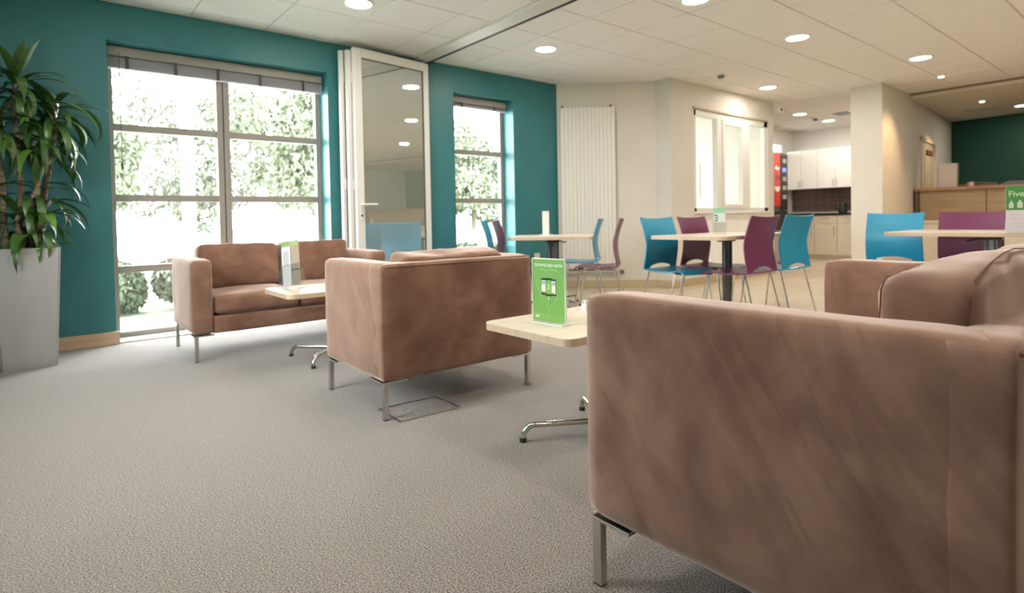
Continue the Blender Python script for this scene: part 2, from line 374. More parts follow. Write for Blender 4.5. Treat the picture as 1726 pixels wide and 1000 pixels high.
# ---------------------------------------------------------------- windows
def window(name, x0, x1, mull, y=5.74, blind_label=None):
    d = .06; g = G()
    g.box(x0, y, 0.0, x0+.045, y+d, HEAD); g.box(x1-.05, y, 0.0, x1, y+d, HEAD)
    g.box(x0, y, HEAD-.05, x1, y+d, HEAD); g.box(x0, y, 0, x1, y+d, .055)
    fr = struct(g, name, M['frame'])
    xs = [x0+.045] + ([mull-.055, mull+.055] if mull else []) + [x1-.05]
    if mull:
        G().box(mull-.055, y-.012, .055, mull-.004, y+d, HEAD-.05, bevel=.004).obj('mullion', M['frame'], fr)
        G().box(mull+.004, y-.012, .055, mull+.055, y+d, HEAD-.05, bevel=.004).obj('mullion', M['frame'], fr)
        G().box(mull-.006, y-.002, .055, mull+.006, y+d, HEAD-.05).obj('mullion_joint', M['tape'], fr)
    zs = [.055, .575, 1.17, 1.755, HEAD-.05]
    for a0, a1 in zip(xs[::2], xs[1::2]):
        for z in zs[1:-1]: G().box(a0, y+.002, z-.03, a1, y+d-.002, z+.03, bevel=.004).obj('transom', M['frame'], fr)
        for i, (z0, z1) in enumerate(zip(zs, zs[1:])):
            G().box(a0, y+.028, z0+(.03 if i else 0), a1, y+.034, z1-(.03 if i < 3 else 0)).obj('pane', M['glass'], fr)
    return fr
window('window_1', O1[0], O1[1], 1.31)
window('window_2', O2[0], O2[1], None)
struct(G().box(O1[0], YW, 0, O1[1], 5.74, .012), 'trim_4', M['white_frame'])
struct(G().box(O2[0], YW, 0, O2[1], 5.74, .012), 'trim_5', M['white_frame'])
def blind(x0, x1, z_bot, label, tapes, n=8):
    t = thing('venetian_blind', label, 'blind', ((x0+x1)/2, 5.68, HEAD-.01)); cx = (x0+x1)/2
    G().box(x0-cx, -.025, -.075, x1-cx, .025, 0, bevel=.004).obj('headrail', M['frame'], t)
    zb = z_bot-(HEAD-.01); step = (-.085-zb)/n
    for i in range(n):
        z = -.085-i*step
        G().box(x0-cx, -.024, 0, x1-cx, .024, .0015).obj('slat', M['blind'], t).matrix_local = Matrix.Translation((0, 0, z)) @ Matrix.Rotation(math.radians(40+random.uniform(-8, 8)), 4, 'X')
    G().box(x0-cx, -.022, zb-.012, x1-cx, .022, zb, bevel=.003).obj('bottom_rail', M['blind'], t)
    for p in tapes:
        for yy in (-.028, .028): G().box(p-cx-.011, yy-.001, zb-.012, p-cx+.011, yy+.001, -.07).obj('ladder_tape', M['tape'], t)
    return t
bl = blind(O1[0]+.01, O1[1]-.01, 2.235, 'wide grey venetian blind drawn up under the head of the large window', (.58, .93, 1.26, 1.62, 2.02))
g = G(); g.cyl((-.80, -.03, -.05), (-.80, -.032, -.95), .003, seg=6); g.cyl((-.80, -.03, -.95), (-.80, -.032, -1.0), .008, seg=8)
g.obj('cord', M['tape'], bl)
blind(O2[0]+.01, O2[1]-.01, 2.29, 'narrow grey venetian blind drawn up in the smaller window', (3.9, 4.38), 4)

# window_3: three lights in the cream wall
def lights_window():
    x0, x1 = CW; y = 4.43; g = G()
    g.box(x0, y, CZ[0], x0+.06, y+.07, CZ[1]); g.box(x1-.10, y, CZ[0], x1, y+.07, CZ[1])
    g.box(x0, y, CZ[1]-.08, x1, y+.07, CZ[1]); g.box(x0, y, CZ[0], x1, y+.07, CZ[0]+.05)
    fr = struct(g, 'window_3', M['white_frame'])
    for a, b in ((7.37, 7.50), (8.08, 8.27)): G().box(a, y-.008, CZ[0]+.05, b, y+.07, CZ[1]-.08, bevel=.005).obj('mullion', M['white_frame'], fr)
    # opening leaf of the middle light
    g = G()
    for b in ((7.50, CZ[0]+.05, 7.55, CZ[1]-.08), (8.03, CZ[0]+.05, 8.08, CZ[1]-.08), (7.55, CZ[1]-.14, 8.03, CZ[1]-.08), (7.55, CZ[0]+.05, 8.03, CZ[0]+.10)):
        g.box(b[0], y-.02, b[1], b[2], y+.05, b[3])
    lf = g.obj('casement', M['white_frame'], fr)
    G().box(7.55, y+.02, CZ[0]+.10, 8.03, y+.026, CZ[1]-.14).obj('pane', M['glass'], lf)
    G().box(x0+.06, y+.03, CZ[0]+.05, 7.37, y+.036, CZ[1]-.08).obj('pane', M['glass'], fr)
    G().box(8.27, y+.03, CZ[0]+.05, x1-.10, y+.036, CZ[1]-.08).obj('pane', M['glass'], fr)
    G().box(x0-.03, 4.405, CZ[1], x1-.02, 4.42, CZ[1]+.025, bevel=.004).obj('head_trim', mat('tan_trim', (.42, .33, .22), .6), fr)
    G().box(x0-.02, 4.39, CZ[0]-.03, x1, 4.43, CZ[0], bevel=.004).obj('sill', M['white_frame'], fr)
lights_window()
# office window to the outside and high kitchen window
g = G(); g.box(6.75, 7.24, .7, 6.80, 7.30, 2.5); g.box(8.45, 7.24, .7, 8.5, 7.30, 2.5); g.box(6.75, 7.24, 2.44, 8.5, 7.30, 2.5); g.box(6.75, 7.24, .7, 8.5, 7.30, .76); g.box(7.6, 7.24, .7, 7.66, 7.30, 2.5)
f4 = struct(g, 'window_4', M['white_frame'])
G().box(6.8, 7.26, .76, 7.6, 7.266, 2.44).obj('pane', M['glass'], f4); G().box(7.66, 7.26, .76, 8.45, 7.266, 2.44).obj('pane', M['glass'], f4)
g = G(); g.box(11.83, 5.88, 2.24, 12.31, 5.92, 2.26); g.box(11.83, 5.88, 2.41, 12.31, 5.92, 2.43); g.box(11.83, 5.88, 2.24, 11.85, 5.92, 2.43); g.box(12.29, 5.88, 2.24, 12.31, 5.92, 2.43)
f5 = struct(g, 'window_5', M['white_frame']); G().box(11.85, 5.90, 2.26, 12.29, 5.904, 2.41).obj('pane', M['glass'], f5)

# ---------------------------------------------------------------- folding glazed door, stacked against the teal wall
def door_leaf(w, h, t, glass_m, top):
    """frame mesh in local x 0..w, y 0..t"""
    g = G(); st = .09
    g.box(0, 0, 0, st, t, h, bevel=.006); g.box(w-.07, 0, 0, w, t, h, bevel=.006); g.box(st, 0, h-.09, w-.07, t, h); g.box(st, 0, 0, w-.07, t, .12)
    return g
ang = math.atan2(.13, .92); dw = .93
d1 = door_leaf(dw, 2.635, .05, None, 0).obj('door_1', M['white_frame'], loc=(2.40, 5.32, .012), rz=ang, kind='structure')
G().box(.09, .018, .12, dw-.07, .026, 2.545).obj('pane', M['door_glass'], d1)
g = G()
for b in ((.085, .12, .094, 2.55), (dw-.075, .12, dw-.066, 2.55)): g.box(b[0], .008, b[1], b[2], .03, b[3])
g.box(.085, .008, 2.54, dw-.066, .03, 2.549)
g.obj('glazing_gasket', M['tape'], d1)
hd = G(); hd.box(.028, -.012, .93, .062, 0, 1.14, bevel=.004); hd.obj('handle_plate', M['white_frame'], d1)
g = G(); g.tube([(.045, 0, 1.095), (.045, -.045, 1.095), (.06, -.055, 1.095), (.20, -.055, 1.097)], .011, 8); g.obj('door_handle', M['white_frame'], d1, smooth=True)
G().cyl((.045, -.015, .985), (.045, -.005, .985), .012).obj('keyhole', M['dark'], d1)
for k, (ox, oy) in enumerate(((-.045, .065), (-.085, .125))):
    lf = door_leaf(dw-.02, 2.61, .045, None, 0).obj('door_leaf', M['white_frame'], d1, loc=(ox, oy-.012, 0.0), rz=-ang*.55*(k+.0))
    G().box(.09, .018, .12, dw-.09, .024, 2.52).obj('pane', M['door_glass'], lf)
for z in (.25, 1.3, 2.35):
    G().cyl((-.004, .055, z-.05), (-.004, .055, z+.05), .011).obj('hinge', M['white_frame'], d1)
    G().cyl((-.055, .11, z-.05), (-.055, .11, z+.05), .011).obj('hinge', M['white_frame'], d1)
g = G(); g.box(.0, .052, .02, .03, .056, 2.6); g.box(-.05, .098, .02, -.02, .104, 2.6); g.obj('gap_strip', M['dark'], d1)  # dark strips in place of the black gaps between folded leaves
G().cyl((.88, .02, 2.635), (.88, .02, 2.672), .012).obj('pivot', M['steel'], d1)

# door in the partition wall beside the reception counter
dv = (Vector((13.57, 3.20))-Vector((10.2, 2.90))).normalized(); an = math.atan2(dv.y, dv.x)
g = G(); g.box(0, -.03, 0, .06, 0, 2.12); g.box(1.02, -.03, 0, 1.08, 0, 2.12); g.box(0, -.03, 2.06, 1.08, 0, 2.12)
d2 = g.obj('door_2', M['cream'], loc=(10.82, 2.953, 0), rz=an, kind='structure')
G().box(.06, -.012, .01, 1.02, -.002, 2.06).obj('door_panel', M['greyish'], d2)
G().box(.25, -.018, .9, .62, -.011, 1.85).obj('vision_panel', mat('door_vision', (.55, .55, .44), .3), d2)
G().box(.35, -.03, 1.86, .80, -.012, 1.94).obj('door_closer', M['wood_dark'], d2)

# ---------------------------------------------------------------- lights in the ceiling
def downlight_proto():
    t = thing('downlight', '', 'ceiling light', (0, 0, ZC))
    g = G(); n = 28; bm = g.bm; rings = []
    for r, z in ((.125, 0), (.122, -.008), (.108, -.012), (.100, -.004)):
        rings.append([bm.verts.new((r*math.cos(2*PI*k/n), r*math.sin(2*PI*k/n), z)) for k in range(n)])
    for a, b in zip(rings, rings[1:]):
        for k in range(n): bm.faces.new((a[k], b[k], b[(k+1) % n], a[(k+1) % n]))
    g.obj('trim_ring', M['white_frame'], t, smooth=True)
    G().cyl((0, 0, -.008), (0, 0, -.004), .100, seg=28).obj('diffuser', M['diff'], t)
    ld = bpy.data.lights.new('lamp', 'AREA'); ld.shape = 'DISK'; ld.size = .2; ld.energy = DOWN_W; ld.color = (1, .91, .81)
    lo = bpy.data.objects.new('lamp', ld); COL.objects.link(lo); lo.location = (0, 0, -.016); lo.parent = t
    return t
DL = [((4.127, 4.43), 'round downlight in front of the small window, right of the folding door'),
      ((5.93, 2.66), 'large round downlight at upper right, the brighter one before the pillar'),
      ((7.9, 3.95), 'round downlight in front of the three-light cream window wall'),
      ((10.48, 4.67), 'round downlight over the kitchen passage, left of the pair'),
      ((11.69, 4.67), 'round downlight over the kitchen units, right of the pair'),
      ((7.9, 2.15), 'round downlight in the ceiling nearest the white pillar, on its right'),
      ((4.2, 2.70), 'round downlight cut by the top edge right of the ceiling track'),
      ((2.04, 4.40), 'round downlight cut by the top edge left of the ceiling track'),
      ((12.45, 1.98), 'round downlight in the low reception ceiling at the right edge')]
HID = [(2.04, 2.6), (2.04, .8), (.3, 2.6), (.3, .8), (4.2, .9), (6.1, .9), (8.0, .4), (4.2, -.9), (6.1, -.9), (2.04, -1.2), (8, -1.4), (.3, -1.2), (2.04, -3.2), (5, -3.2), (8, -3.2), (11.0, 3.95), (12.0, -1.8)]  # unseen downlights for fill; the kitchen one added to brighten its cabinets
proto = None
for (x, y), lab in DL + [(p, 'round downlight outside the picture, for fill light') for p in HID]:
    z = 2.64 if x > 12 or (x > 10.3 and y < 2.8) else ZC-.002
    if proto is None:
        proto = downlight_proto(); proto.location = (x, y, z); proto['label'] = lab; proto['group'] = 'round recessed ceiling downlights'
    else:
        copy_thing(proto, (x, y, z), 0, lab, 'round recessed ceiling downlights')
for (x, y, z), lab in (((9.17, 2.27, ZC-.002), 'tiny warm spotlight in the tiled ceiling beside the pillar'), ((11.37, 2.29, 2.64), 'tiny warm spotlight in the reception ceiling above the counter')):
    t = thing('spotlight', lab, 'ceiling light', (x, y, z), 0, 'small warm spotlights')
    g = G(); g.cyl((0, 0, -.014), (0, 0, 0), .045, seg=20); g.obj('bezel', M['steel'], t, smooth=True)
    G().cyl((0, 0, -.022), (0, 0, -.0145), .032, seg=16).obj('lens', M['spot_e'], t)
    ld = bpy.data.lights.new('lamp', 'SPOT'); ld.energy = 75; ld.color = (1, .62, .30); ld.spot_size = 1.25; ld.spot_blend = .9; ld.shadow_soft_size = .03
    lo = bpy.data.objects.new('lamp', ld); COL.objects.link(lo); lo.location = (0, 0, -.03); lo.parent = t; lo.rotation_euler = (math.radians(28), 0, 0)
def detector(loc, lab, s=1):
    t = thing('smoke_detector', lab, 'detector', loc)
    G().cyl((0, 0, -.018*s), (0, 0, 0), .055*s, seg=20).obj('base', M['white_frame'], t)
    G().cyl((0, 0, -.05*s), (0, 0, -.018*s), .036*s, .045*s, seg=20).obj('sensor_cap', M['machine'], t)
detector((6.67, 3.94, ZC-.002), 'small dark motion sensor on the ceiling above the cream window wall')
detector((11.19, 4.70, ZC), 'small grey detector between the two kitchen downlights')
t = thing('ceiling_vent', 'flat grey vent in the kitchen ceiling beside the pillar', 'vent', (11.1, 4.15, ZC))
G().box(-.16, -.16, -.012, .16, .16, 0).obj('frame', M['machine'], t)
t = thing('ceiling_vent', 'faint square vent grille in the reception ceiling', 'vent', (12.3, 2.5, 2.64))
G().box(-.25, -.25, -.01, .25, .25, 0).obj('frame', M['plaster'], t)
for k in range(7): G().box(-.22, -.2+k*.062, -.014, .22, -.185+k*.062, -.01).obj('slat', M['greyish'], t)
t = thing('alarm_box', 'white alarm box high on the corner where the cream wall ends', 'box', (9.06, 4.40, 2.58))
G().box(-.06, -.08, -.05, .08, .0, .05, bevel=.01).obj('housing', M['white_frame'], t); G().cyl((.0, -.09, 0), (.0, -.079, 0), .02).obj('lens', M['dark'], t)

# ================================================================ FURNITURE
def puff_box(sx, sy, sz, rad, puff, seed=0, n=14, wob=.006, crown=None):
    """soft cushion centred at the origin; puff bulges every face (x,y,z)"""
    t = bmesh.new(); bmesh.ops.create_cube(t, size=2)
    bmesh.ops.subdivide_edges(t, edges=t.edges[:], cuts=n, use_grid_fill=True)
    h = Vector((sx/2, sy/2, sz/2))
    for v in t.verts:
        p = v.co.copy(); q = Vector((p.x*h.x, p.y*h.y, p.z*h.z))
        c = Vector((max(-h.x+rad, min(h.x-rad, q.x)), max(-h.y+rad, min(h.y-rad, q.y)), max(-h.z+rad, min(h.z-rad, q.z))))
        d = q-c
        if d.length > 1e-6: q = c+d.normalized()*rad
        fx = 1-p.x*p.x; fy = 1-p.y*p.y; fz = 1-p.z*p.z
        if abs(p.x) > .99: q.x += math.copysign(puff[0]*fy*fz, p.x)
        if abs(p.y) > .99: q.y += math.copysign(puff[1]*fx*fz, p.y)
        if abs(p.z) > .99: q.z += math.copysign(puff[2]*fx*fy, p.z)
        if crown and p.z > 0: q.z += crown*p.z*max(0, fx)*.8*(.5-.5*p.y)
        w = noise.noise_vector(q*7+Vector((seed*3.1, seed, 0)))*wob + noise.noise_vector(q*19+Vector((seed, 0, 5)))*wob*.35
        v.co = q+w
    return t
def cushion(name, size, rad, puff, parent, mtx, seed, seams=True, **k):
    g = G(); g._add(puff_box(*size, rad, puff, seed, **k)); o = g.obj(name, M['suede'], parent, smooth='all'); o.matrix_local = mtx
    if seams:
        sx, sy, sz = size
        sg = G()
        for yy in (-1, 1):
            pts = []
            y = yy*(sy/2-rad*.25); X = sx/2-rad*.22; Z = sz/2-rad*.22; c = rad*.55
            base = [(-X+c, y, -Z), (X-c, y, -Z), (X, y, -Z+c), (X, y, Z-c), (X-c, y, Z), (-X+c, y, Z), (-X, y, Z-c), (-X, y, -Z+c), (-X+c, y, -Z)]
            for a, b in zip(base, base[1:]):
                for i in range(6):
                    p = Vector(a).lerp(Vector(b), i/6); fx = 1-(p.x/(sx/2))**2; fz = 1-(p.z/(sz/2))**2
                    cr = (k.get('crown') or 0)
                    q = Vector((p.x+math.copysign(puff[0]*max(0, fz), p.x) if abs(p.x) > X-.001 else p.x, p.y, p.z + ((math.copysign(puff[2]*max(0, fx)*.35, p.z) + (cr*max(0, fx)*.8 if yy < 0 and p.z > 0 else 0)) if abs(p.z) > Z-.001 else 0)))
                    pts.append(q)
            pts.append(pts[0].copy())
            sg = G(); sg.tube(pts, .0013, 5)
            sg.obj('piping', M['seam'], o, smooth='all')
    return o
def soft_box(g, x0, y0, z0, x1, y1, z1, rad, seed=0, wob=.003, n=10, puff=.004):
    sx, sy, sz = x1-x0, y1-y0, z1-z0
    t = puff_box(sx, sy, sz, rad, (puff, puff, puff*.6), seed, n=n, wob=wob)
    return g._add(t, Matrix.Translation(((x0+x1)/2, (y0+y1)/2, (z0+z1)/2)))
def sofa(label, cat, loc, rz, Wd, D, Hh, seats, arm=.13, back=.14, leg=.18, cush=None, seed=0, name='sofa', seat_top=.45, inner_leg=True):
    """origin at floor centre, faces +y"""
    t = thing(name, label, cat, loc, rz); hw, hd = Wd/2, D/2
    for s in (-1, 1):
        g = G(); x0, x1 = (-hw, -hw+arm) if s < 0 else (hw-arm, hw)
        soft_box(g, x0, -hd+.016, leg, x1, hd, Hh, .032, seed+s, n=16); g.obj('arm', M['suede'], t, smooth='all')
    g = G(); soft_box(g, -hw+.001, -hd, leg+.001, hw-.001, -hd+back, Hh-.002, .020, seed+5, n=20, wob=.002); g.obj('back', M['suede'], t, smooth='all')
    g = G(); g.tube([(-hw+.02, -hd+.004, Hh-.017), (0, -hd-.002, Hh-.016), (hw-.02, -hd+.004, Hh-.017)], .0035, 6)
    g.obj('piping', M['suede'], t, smooth='all')
    g = G(); soft_box(g, -hw+arm-.01, -hd+back-.02, leg, hw-arm+.01, hd-.015, leg+.125, .012, seed+7, n=8); g.obj('base', M['suede'], t, smooth='all')
    iw = Wd-2*arm; sw = iw/seats; z0 = leg+.128
    for i in range(seats):
        cx = -hw+arm+sw*(i+.5)
        cushion('seat_cushion', (sw-.006, D-back-.01, seat_top-z0), .035, (.0, .008, .018), t, Matrix.Translation((cx, (back)/2-.002, (z0+seat_top)/2)), seed+10+i, n=12)
    for i, (dx, dz, dy, tilt, cs, crown) in enumerate(cush):
        cx = -hw+arm+sw*(i+.5)+dx
        cushion('back_cushion', cs, .036, (.006, .022, .0), t, Matrix.Translation((cx, -hd+back+cs[1]/2-.01+dy, seat_top+cs[2]/2+dz)) @ Matrix.Rotation(tilt, 4, 'X'), seed+20+i, n=18, wob=.011, crown=crown)
    for sx in (-1, 1):
        for sy in (-1, 1):
            g = G(); x = sx*(hw-.022); y = sy*(hd-.03)
            g.box(x-.011, y-.014, 0.004, x+.011, y+.014, leg-.004, bevel=.0015)
            g.box(x-.019, min(y+sy*.008, y-sy*.11), leg-.008, x+.019, max(y+sy*.008, y-sy*.11), leg, bevel=.001)
            g.box(min(x, x-sx*.11), y-.019, leg-.008, max(x, x-sx*.11), y+.019, leg, bevel=.001)
            lg = g.obj('leg', M['chrome'], t)
            G().box(x-.010, y-.012, 0, x+.010, y+.012, .004).obj('foot_pad', M['rubber'], lg)
    return t
# two-seat sofa under the large window (faces the room)
sofa('brown suede two-seat sofa in front of the large window', 'sofa', (1.487, 4.715, 0), PI, 1.44, .76, .695, 2, seed=1,
     cush=[(0, -.005, .0, math.radians(8), (.575, .17, .34), .0), (0, -.005, 0, math.radians(8), (.575, .17, .34), .0)], seat_top=.445)
# armchair with its back to the camera
rz = -.008; c = Vector((1.200, 2.425)); ex = Vector((math.cos(rz), math.sin(rz))); ey = Vector((-ex.y, ex.x)); cc = c+ex*.459+ey*.362
sofa('brown suede armchair seen from behind, between the two coffee tables', 'armchair', (cc.x, cc.y, 0), rz, .918, .724, .735, 1, seed=40, name='armchair',
     cush=[(-.01, -.012, -.055, math.radians(14), (.62, .16, .335), .0)])
# near sofa
sofa('largest brown suede sofa in the foreground, its side arm towards the camera', 'sofa', (1.82, .590, 0), 0, 1.54, .845, .742, 2, seed=80, back=.10,
     cush=[(-.004, .0, -.008, math.radians(2), (.635, .150, .366), .060), (-.005, .0, -.008, math.radians(3), (.62, .15, .368), .055)])

def rounded(x0, y0, x1, y1, r, n=6):
    p = []
    for cx, cy, a0 in ((x1-r, y0+r, -90), (x1-r, y1-r, 0), (x0+r, y1-r, 90), (x0+r, y0+r, 180)):
        for k in range(n+1):
            a = math.radians(a0+90*k/n); p.append((cx+r*math.cos(a), cy+r*math.sin(a)))
    return p
def coffee_table(label, loc, rz, w, d, z, hub, reach):
    t = thing('coffee_table', label, 'table', loc, rz, 'low maple coffee tables')
    G().prism(rounded(-w/2, -d/2, w/2, d/2, .05), z-.003, z).obj('tabletop', M['top'], t)
    G().prism(rounded(-w/2, -d/2, w/2, d/2, .05), z-.03, z-.003).obj('edge_band', M['edge'], t)
    hx, hy = hub
    G().cyl((hx, hy, .06), (hx, hy, z-.035), .028, seg=20).obj('post', M['tube'], t, smooth=True)
    g = G(); g.box(hx-.11, hy-.11, z-.036, hx+.11, hy+.11, z-.03); g.obj('mounting_plate', M['black'], t)
    G().cyl((hx, hy, .045), (hx, hy, .095), .045, seg=20).obj('hub', M['tube'], t, smooth=True)
    for (fx, fy) in reach:
        L = math.hypot(fx, fy); ux, uy = fx/L, fy/L; pts = [(hx+ux*.02, hy+uy*.02, .07)]
        for k in range(9):
            a = PI/2*k/8; pts.append((hx+ux*(L-.055+.055*math.sin(a)), hy+uy*(L-.055+.055*math.sin(a)), .015+.055*math.cos(a)))
        g = G(); g.tube(pts, .0125, 10); lg = g.obj('leg', M['tube'], t, smooth=True)
        G().cyl((hx+fx, hy+fy, 0), (hx+fx, hy+fy, .018), .0145, seg=12).obj('foot_cap', M['rubber'], lg)
    return t
coffee_table('low maple coffee table with green heart sign, beside the foreground sofa', (1.87, 1.738, 0), 0, .82, .53, .49, (-.05, -.095), [(-.29, .18), (.18, .29), (.29, -.18), (-.12, -.15)])
coffee_table('low maple coffee table in front of the window sofa, holding leaflets', (1.545, 3.872, 0), 0, (.76), .53, .49, (0, 0), [(-.215, .228), (.215, .228), (-.225, -.225), (.225, -.225)])

# ---- dining chairs
def chair_meshes():
    w = .245; nx = 16
    seat = bmesh.new(); rows = []
    prof = [(-.215, .462), (-.19, .455), (-.12, .449), (-.02, .446), (.08, .450), (.16, .455), (.20, .452), (.225, .440), (.235, .425)]
    for (y, z) in prof:
        ww = w-.012*max(0, (y-.05)/.18)
        rows.append([seat.verts.new((ww*(2*i/nx-1), y-(.02 if y > .15 else 0)*(2*i/nx-1)**2, z-.006*(1-(2*i/nx-1)**2))) for i in range(nx+1)])
    for a, b in zip(rows, rows[1:]):
        for i in range(nx): seat.faces.new((a[i], a[i+1], b[i+1], b[i]))
    back = bmesh.new(); rows = []
    hole = .15
    bp = [(-.215, .462, 1.0), (-.212, .475, 1.0), (-.203, .52, 1.0), (-.192, .58, .995), (-.184, .64, .988), (-.183, .69, .985), (-.194, .75, .985), (-.21, .81, .985), (-.228, .865, .99), (-.243, .905, .995), (-.249, .925, .995)]
    for j, (y, z, s) in enumerate(bp):
        row = []
        for i in range(nx+1):
            u = 2*i/nx-1; x = w*s*u; zz = z; yy = y
            if j == 1 and abs(x) < hole: zz = z+.024*(1-(x/hole)**2)
            if j == 2 and abs(x) < hole: zz = z+.008*(1-(x/hole)**2)
            cur = min(1, j/5)*.022
            yy += -cur*(1-u*u) + .0
            if j >= 8: zz -= .014*(1-u*u)*(j-7)/3
            row.append(back.verts.new((x, yy, zz)))
        rows.append(row)
    for j, (a, b) in enumerate(zip(rows, rows[1:])):
        for i in range(nx):
            xm = abs(w*(2*(i+.5)/nx-1))
            if j == 0 and xm < hole: continue
            back.faces.new((a[i], b[i], b[i+1], a[i+1]))
    out = []
    for nm, bm in (('seat', seat), ('backrest', back)):
        bmesh.ops.recalc_face_normals(bm, faces=bm.faces[:])
        bmesh.ops.solidify(bm, geom=bm.faces[:], thickness=.011)
        bmesh.ops.recalc_face_normals(bm, faces=bm.faces[:])
        me = bpy.data.meshes.new(nm); bm.to_mesh(me); bm.free()
        for p in me.polygons: p.use_smooth = True
        try: me.set_sharp_from_angle(angle=math.radians(45))
        except Exception: pass
        me.materials.append(M['blue']); out.append(me)
    return out
def dining_chair():
    t = thing('dining_chair', '', 'chair')
    s, b = chair_meshes(); inst('seat', s, t); inst('backrest', b, t)
    for sx in (-1, 1):
        for (y0, y1, x0, x1, z0) in ((.155, .215, .205, .225, .44), (-.17, -.275, .205, .225, .445)):
            g = G(); g.tube([(sx*x0, y0, z0), (sx*(x0+.004), y0+(y1-y0)*.06, z0-.03), (sx*x1, y1, .008)], .0075, 8)
            lg = g.obj('leg', M['tube'], t, smooth=True); G().cyl((sx*x1, y1, 0), (sx*x1, y1, .016), .0095, seg=10).obj('foot_cap', M['rubber'], lg)
    g = G(); g.tube([(-.205, .155, .437), (.205, .155, .437)], .0075, 8); g.tube([(-.205, -.17, .442), (.205, -.17, .442)], .0075, 8)
    for sx in (-1, 1): g.tube([(sx*.205, .155, .437), (sx*.205, -.17, .442)], .0075, 8)
    g.obj('seat_frame', M['tube'], t, smooth=True)
    g = G()
    for sx in (-1, 1): g.box(sx*.232-.012, .12, .425, sx*.232+.012, .17, .44)
    g.obj('linking_clip', M['black'], t)
    return t
CH = dining_chair(); PUR = {'blue_plastic': M['purple']}
GRP = 'moulded dining chairs with chrome legs'
first = [True]
def place_chair(x, y, rz, col, label):
    if first[0] and col == 'blue':
        CH.location = (x, y, 0); CH.rotation_euler = (0, 0, rz); CH['label'] = label; CH['group'] = GRP; first[0] = False; return CH
    return copy_thing(CH, (x, y, 0), rz, label, GRP, PUR if col == 'purple' else None)
# middle table: back row faces -Y (rear edge on y=3.29), front row faces +Y (rear edge on y=2.40)
place_chair(4.485, 3.085, PI, 'blue', 'blue chair facing the camera at the left end of the middle dining table')
place_chair(5.06, 3.085, PI+.02, 'purple', 'purple chair facing the camera behind the middle dining table')
place_chair(4.655, 2.598, 0, 'purple', 'purple chair with its back to the camera at the middle dining table')
place_chair(5.185, 2.550, -.04, 'blue', 'blue chair with its back to the camera beside the kitchen passage')
# table in front of the radiator
fa = math.atan2(.74, -.67)
def g1(w, n): return (4.22+.67*w+.74*n, 4.47-.74*w+.67*n)
def faced(px, py, ang, back=.215):   # rear edge centre -> origin, facing ang
    return px+math.cos(ang)*back, py+math.sin(ang)*back, ang-PI/2
ang1 = math.radians(127)
x, y, r0 = faced(4.50, 3.80, ang1); place_chair(x, y, r0, 'purple', 'purple chair seen from the side, right end of the radiator table')
x, y, r0 = faced(4.855, 4.395, ang1); place_chair(x, y, r0, 'blue', 'blue chair seen from the side behind the radiator table, beside a purple one')
x, y, r0 = faced(*g1(-.66, .36), math.radians(-48)); place_chair(x, y, r0, 'purple', 'purple chair left of the radiator table, against the small window')
x, y, r0 = faced(*g1(-.66, -.30), math.radians(-44)); place_chair(x, y, r0, 'blue', 'blue chair left of the radiator table, showing before the small window')
# right table: chairs at the far side face -X
place_chair(6.27, 1.985, PI/2+.02, 'blue', 'large blue chair behind the right-hand dining table, next to the pillar')
place_chair(6.33, 1.40, PI/2, 'purple', 'large purple chair behind the right-hand dining table, before the counter')

def dining_table(label, loc, rz, w, d, z, posts, round_=.06):
    t = thing('dining_table', label, 'table', loc, rz, 'maple dining tables')
    G().prism(rounded(-w/2, -d/2, w/2, d/2, round_), z-.003, z).obj('tabletop', M['top'], t)
    G().prism(rounded(-w/2, -d/2, w/2, d/2, round_), z-.032, z-.003).obj('edge_band', M['edge'], t)
    for px in posts:
        g = G(); g.cyl((px-.036, 0, .09), (px-.036, 0, z-.06), .027, seg=16); g.cyl((px+.036, 0, .09), (px+.036, 0, z-.06), .027, seg=16)
        g.box(px-.036, -.017, .1, px+.036, .017, z-.06)
        g.obj('post', M['post'], t, smooth=True)
        g = G(); g.box(px-.09, -.09, z-.044, px+.09, .09, z-.032, bevel=.003); g.box(px-.07, -.05, z-.07, px+.07, .05, z-.044, bevel=.006)
        g.box(px-.012, -.30, z-.046, px+.012, .30, z-.033); g.tube([(px+.06, .05, z-.055), (px+.11, .12, z-.075), (px+.13, .17, z-.075)], .007, 6)
        g.obj('bracket', M['black'], t)
        g = G(); g.box(px-.07, -.04, .05, px+.07, .04, .10, bevel=.012); g.obj('hub', M['post'], t)
        for fx in (-1, 1):
            for fy in (-1, 1):
                pts = [(px+fx*.03, fy*.02, .075)]; ex_, ey_ = fx*.24, fy*.30; L = math.hypot(ex_, ey_); ux, uy = ex_/L, ey_/L
                for k in range(7):
                    a = PI/2*k/6; pts.append((px+ux*(L-.06+.06*math.sin(a)), uy*(L-.06+.06*math.sin(a)), .015+.06*math.cos(a)))
                g = G(); g.tube(pts, .014, 8); lg = g.obj('leg', M['tube'], t, smooth=True)
                G().cyl((px+ex_, ey_, 0), (px+ex_, ey_, .018), .016, seg=10).obj('foot_cap', M['rubber'], lg)
    return t
dining_table('rectangular maple dining table in the middle, ringed by four chairs', (4.875, 2.862, 0), 0, 1.28, .745, .76, [0.045])
dining_table('maple dining table in front of the tall radiator and small window', (4.22, 4.47, 0), math.atan2(-.74, .67), .86, .82, .75, [0.0])
dining_table('maple dining table at the right edge, in front of the counter', (6.02, 1.15, 0), PI/2, 1.32, .84, .76, [0.0])

